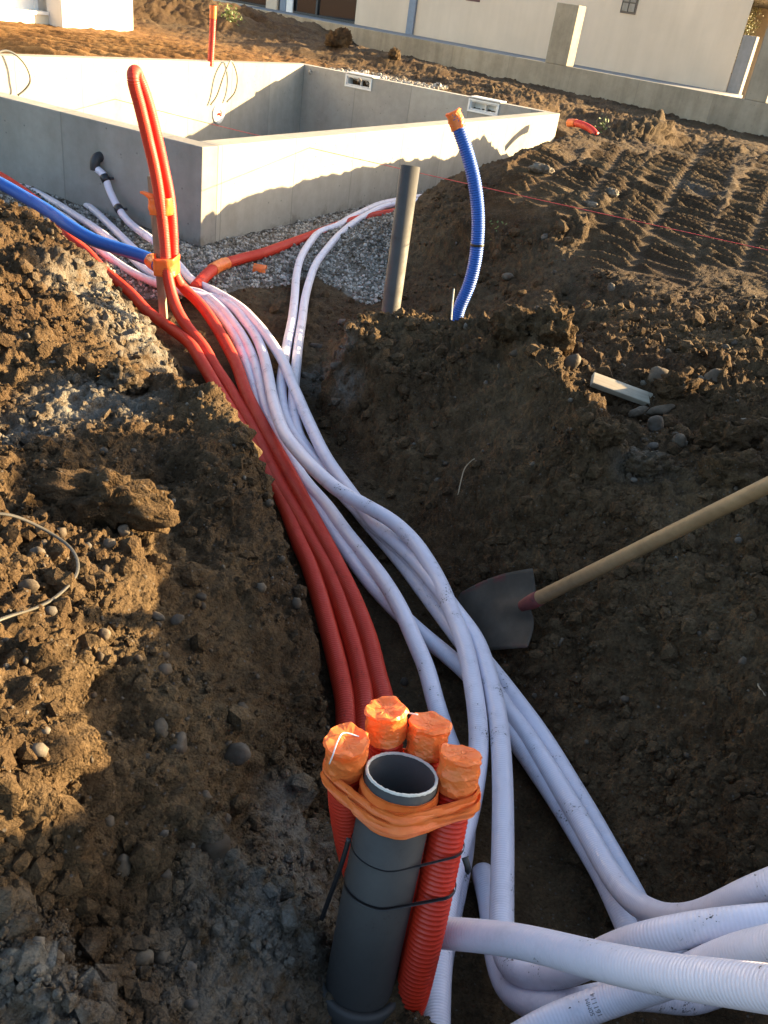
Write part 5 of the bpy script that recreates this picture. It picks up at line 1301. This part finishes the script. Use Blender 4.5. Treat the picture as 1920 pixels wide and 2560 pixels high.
ST = [  # px, py, half length px, half width px, tilt, tone, label
 (591, 1886, 39, 24, 25, .72, 'long smooth grey cobble lying right of the other oblong one on the left bank'),
 (441, 1870, 40, 22, 62, .55, 'oblong brown grey cobble standing on edge in the shaded left bank'),
 (164, 1468, 31, 29, 10, .62, 'round sunlit boulder held inside the bend of the packing strap'),
 (474, 2136, 25, 12, 75, 1.0, 'small white elongated pebble in the dark hollow of the left bank'),
 (531, 2112, 38, 38, 0, .05, 'big dark brown round cobble beside the white pebble'),
 (401, 1822, 21, 27, 0, .45, 'brownish upright cobble above the two oblong ones'),
 (513, 2002, 20, 22, 0, .3, 'reddish brown round cobble below the long grey cobble'),
 (477, 2004, 13, 13, 0, .35, 'small brown cobble touching the left of the reddish brown one'),
 (440, 2016, 15, 10, 10, .7, 'small ochre cobble in the shaded hollow'),
 (560, 2046, 17, 14, -20, .6, 'small tan stone half sunk near the trench lip'),
 (372, 1898, 14, 11, -30, .7, 'small grey cobble left of the oblong standing cobble'),
 (354, 2397, 28, 19, 15, .5, 'left one of two grey brown cobbles at the bottom of the left bank'),
 (402, 2386, 22, 21, 0, .55, 'right one of two grey brown cobbles at the bottom of the left bank'),
 (460, 2426, 32, 16, 12, .8, 'flat pale stone lying right of the pair at the bottom'),
 (478, 2512, 14, 12, 0, .8, 'small pale stone near the bottom edge of the picture'),
 (304, 2168, 20, 28, 0, .3, 'dark upright cobble buried in the shaded left bank'),
 (92, 1385, 19, 17, 20, .6, 'squarish sunlit stone above the boulder in the strap'),
 (203, 1422, 17, 15, 0, .6, 'sunlit stone touching the outer side of the strap'),
 (211, 1457, 14, 12, 0, .5, 'small sunlit stone below the strap corner'),
 (232, 1445, 14, 13, 30, .55, 'small round sunlit stone right of the strap'),
 (70, 1465, 24, 17, 0, .5, 'flat sunlit brown stone left of the boulder'),
 (95, 1500, 20, 15, -20, .6, 'sunlit brown stone below and left of the boulder'),
 (56, 1507, 15, 7, -15, 1.0, 'small bright flat pebble in the sunlit left bank'),
 (442, 1548, 17, 13, 20, .7, 'sunlit pale stone on the left bank ridge'),
 (392, 1541, 20, 10, -15, .6, 'flat sunlit stone left of the ridge stone'),
 (260, 1585, 16, 14, 0, .55, 'sunlit orange brown stone low on the left bank'),
 (503, 1491, 14, 10, 0, .6, 'small stone catching the last sun on the left bank'),
 (273, 1359, 15, 13, 0, .55, 'brown stone under the overhanging clod'),
 (310, 1326, 16, 14, 0, .5, 'brown stone just below the big clod'),
 (470, 1256, 10, 9, 50, .85, 'small pale stone in the shade right of the big clod'),
 (475, 930, 26, 12, -18, .6, 'flat brown stone on top of the left mound by the red conduits'),
 (1640, 1062, 21, 22, -20, .8, 'light tan cobble below the pale batten'),
 (1698, 1101, 18, 17, 0, .45, 'brown cobble right of and below the light tan one'),
 (1648, 946, 30, 26, 20, .25, 'big brown boulder right of the pale batten'),
 (1785, 950, 26, 24, 0, .2, 'dark boulder further right along the bank'),
 (1630, 1115, 15, 9, 10, .7, 'small greenish grey pebble under the light tan cobble'),
 (1594, 1030, 28, 10, 20, .35, 'long flat brown stone in front of the batten'),
 (1648, 1025, 34, 12, 14, .3, 'long flat stone beside the other flat one before the batten'),
 (1725, 974, 10, 10, 0, .7, 'little round pebble right of the batten'),
 (1585, 1200, 8, 7, 0, .85, 'tiny pale pebble under the whitish patch of the bank'),
 (1846, 1350, 9, 8, 0, .7, 'pale pebble above the shovel handle'),
 (1855, 1060, 22, 14, 15, .55, 'grey stone by the right edge above the shovel'),
 (1430, 905, 22, 16, 30, .3, 'reddish stone on the crest of the right bank'),
 (1300, 880, 24, 12, 12, .3, 'reddish flat stone in the front of the crest'),
 (793, 868, 20, 10, -15, .7, 'smooth grey stone on the trench floor right of the white pipes'),
 (855, 805, 12, 8, 10, .8, 'small pale stone at the left foot of the crest'),
 (842, 915, 18, 10, 0, .7, 'stone at the foot of the pale corner of the right bank'),
 (1268, 692, 14, 9, 0, .4, 'brown stone on the shaded slope behind the blue conduit'),
 (1528, 718, 9, 11, 0, .9, 'white stone on the flattened ground at right'),
]
for i, (px, py, a, b, tilt, sh_, lab) in enumerate(ST):
    q = hit(px, py); d = np.linalg.norm(q - (0, 0, CAMZ)); s = d / FPX
    c = q + (np.array([0, 0, CAMZ]) - q) / d * min(a, b) * s * .16
    stone('stone', c, (a * s, b * s, min(a, b) * s * .8), M['cobble'], sh_, lab, 'stone', 'stones in the dug soil', i * 7.7, tilt)
CL = [
 (1283, 826, 46, 38, 0, 'upright brown clod on the crest, left one of the pair'),
 (1366, 836, 46, 46, 0, 'rounded clod on the crest right of the upright one'),
 (1260, 800, 26, 18, 0, 'small clod on the crest beside the blue conduit'),
 (845, 108, 24, 17, 10, 'dark clod sticking up at the foot of the low wall'),
 (985, 141, 12, 11, 40, 'small dark clod by the low wall'),
 (262, 1236, 118, 56, -8, 'big overhanging clod in the middle of the left bank, its right end sunlit'),
 (1515, 1085, 34, 26, 10, 'clod at the rim of the right bank with a lit edge'),
 (1810, 1095, 52, 40, 0, 'large brown clod at the right with crumbs on it'),
 (1690, 975, 40, 28, 0, 'clod next to the big boulder'),
 (1830, 1190, 60, 42, -10, 'broad dark clod just above the shovel handle'),
 (1610, 1160, 46, 26, 0, 'brown clod with a root below the whitish patch'),
 (305, 950, 48, 42, 0, 'dark round clod in the notch between the two left mounds'),
]
for i, (px, py, a, b, tilt, lab) in enumerate(CL):
    q = hit(px, py + (b * .5 if i != 5 else 20)); d = np.linalg.norm(q - (0, 0, CAMZ)); s = d / FPX
    c = q + EZ * b * s * (.55 if i != 5 else .1)
    stone('soil_clod', c, (a * s, b * s, min(a, b) * s * 1.3), M['soil'], .5, lab, 'clod', 'clods of dug soil', 100 + i * 3.3, tilt, .34, .30, True)
CH = [(1352, 427, 28, 14, 'pale concrete chunk on the mound behind the blue conduit'), (1475, 515, 28, 9, 'pale concrete crumb beside the red string'), (770, 945, 26, 12, 'lump of spilled concrete on the trench floor right of the white pipes'), (1530, 485, 16, 10, 'small pale concrete lump among the tracks')]
for i, (px, py, a, b, lab) in enumerate(CH):
    q = hit(px, py); s = np.linalg.norm(q - (0, 0, CAMZ)) / FPX
    stone('concrete_chunk', q + EZ * b * s * .25, (a * s * .85, b * s * .8, b * s * .8), M['cobble'], 1.0, lab, 'concrete lump', None, 300 + i * 5, -8, .3, .15)
stone('dark_cobble', hit(572, 1004) + EZ * .01, (.032, .018, .02), M['black_rubber'], 0, 'black shiny stone at the lip of the left mound beside the red conduits', 'stone', None, 5, -25)
# weeds, roots
for i, (px, py, n, lab) in enumerate(((1500, 328, 60, 'small green weed on the mound past the pool corner'), (1236, 578, 14, 'tiny yellow green weed behind the blue conduit'), (575, 55, 120, 'grey green weeds at the foot of the low wall'))):
    q = hit(px, py); s = np.linalg.norm(q - (0, 0, CAMZ)) / FPX
    o = empty('weed', q, lab, 'weed'); tag(leaf_cloud(n, q + EZ * 10 * s, (22 * s,) * 3, 4.5 * s, 'foliage', M['weed'], o), kind='stuff')
M['root'] = simple('dry_root', (.28, .21, .13), .8)
for pts, lab in (([(1140, 1260), (1150, 1210), (1165, 1165), (1185, 1150)], 'dry root hanging from the dark face of the right bank'), ([(1905, 1740), (1890, 1720), (1882, 1700)], 'thin dry root at the right edge below the shovel'), ([(1628, 1140), (1622, 1128), (1640, 1150), (1634, 1160)], 'dry root on the brown clod')):
    strip_tube('root', [hit(*q) + EZ * .012 + np.array([0, -.012, 0]) for q in pts], .0022, M['root'], lab, 'root', step=.006)
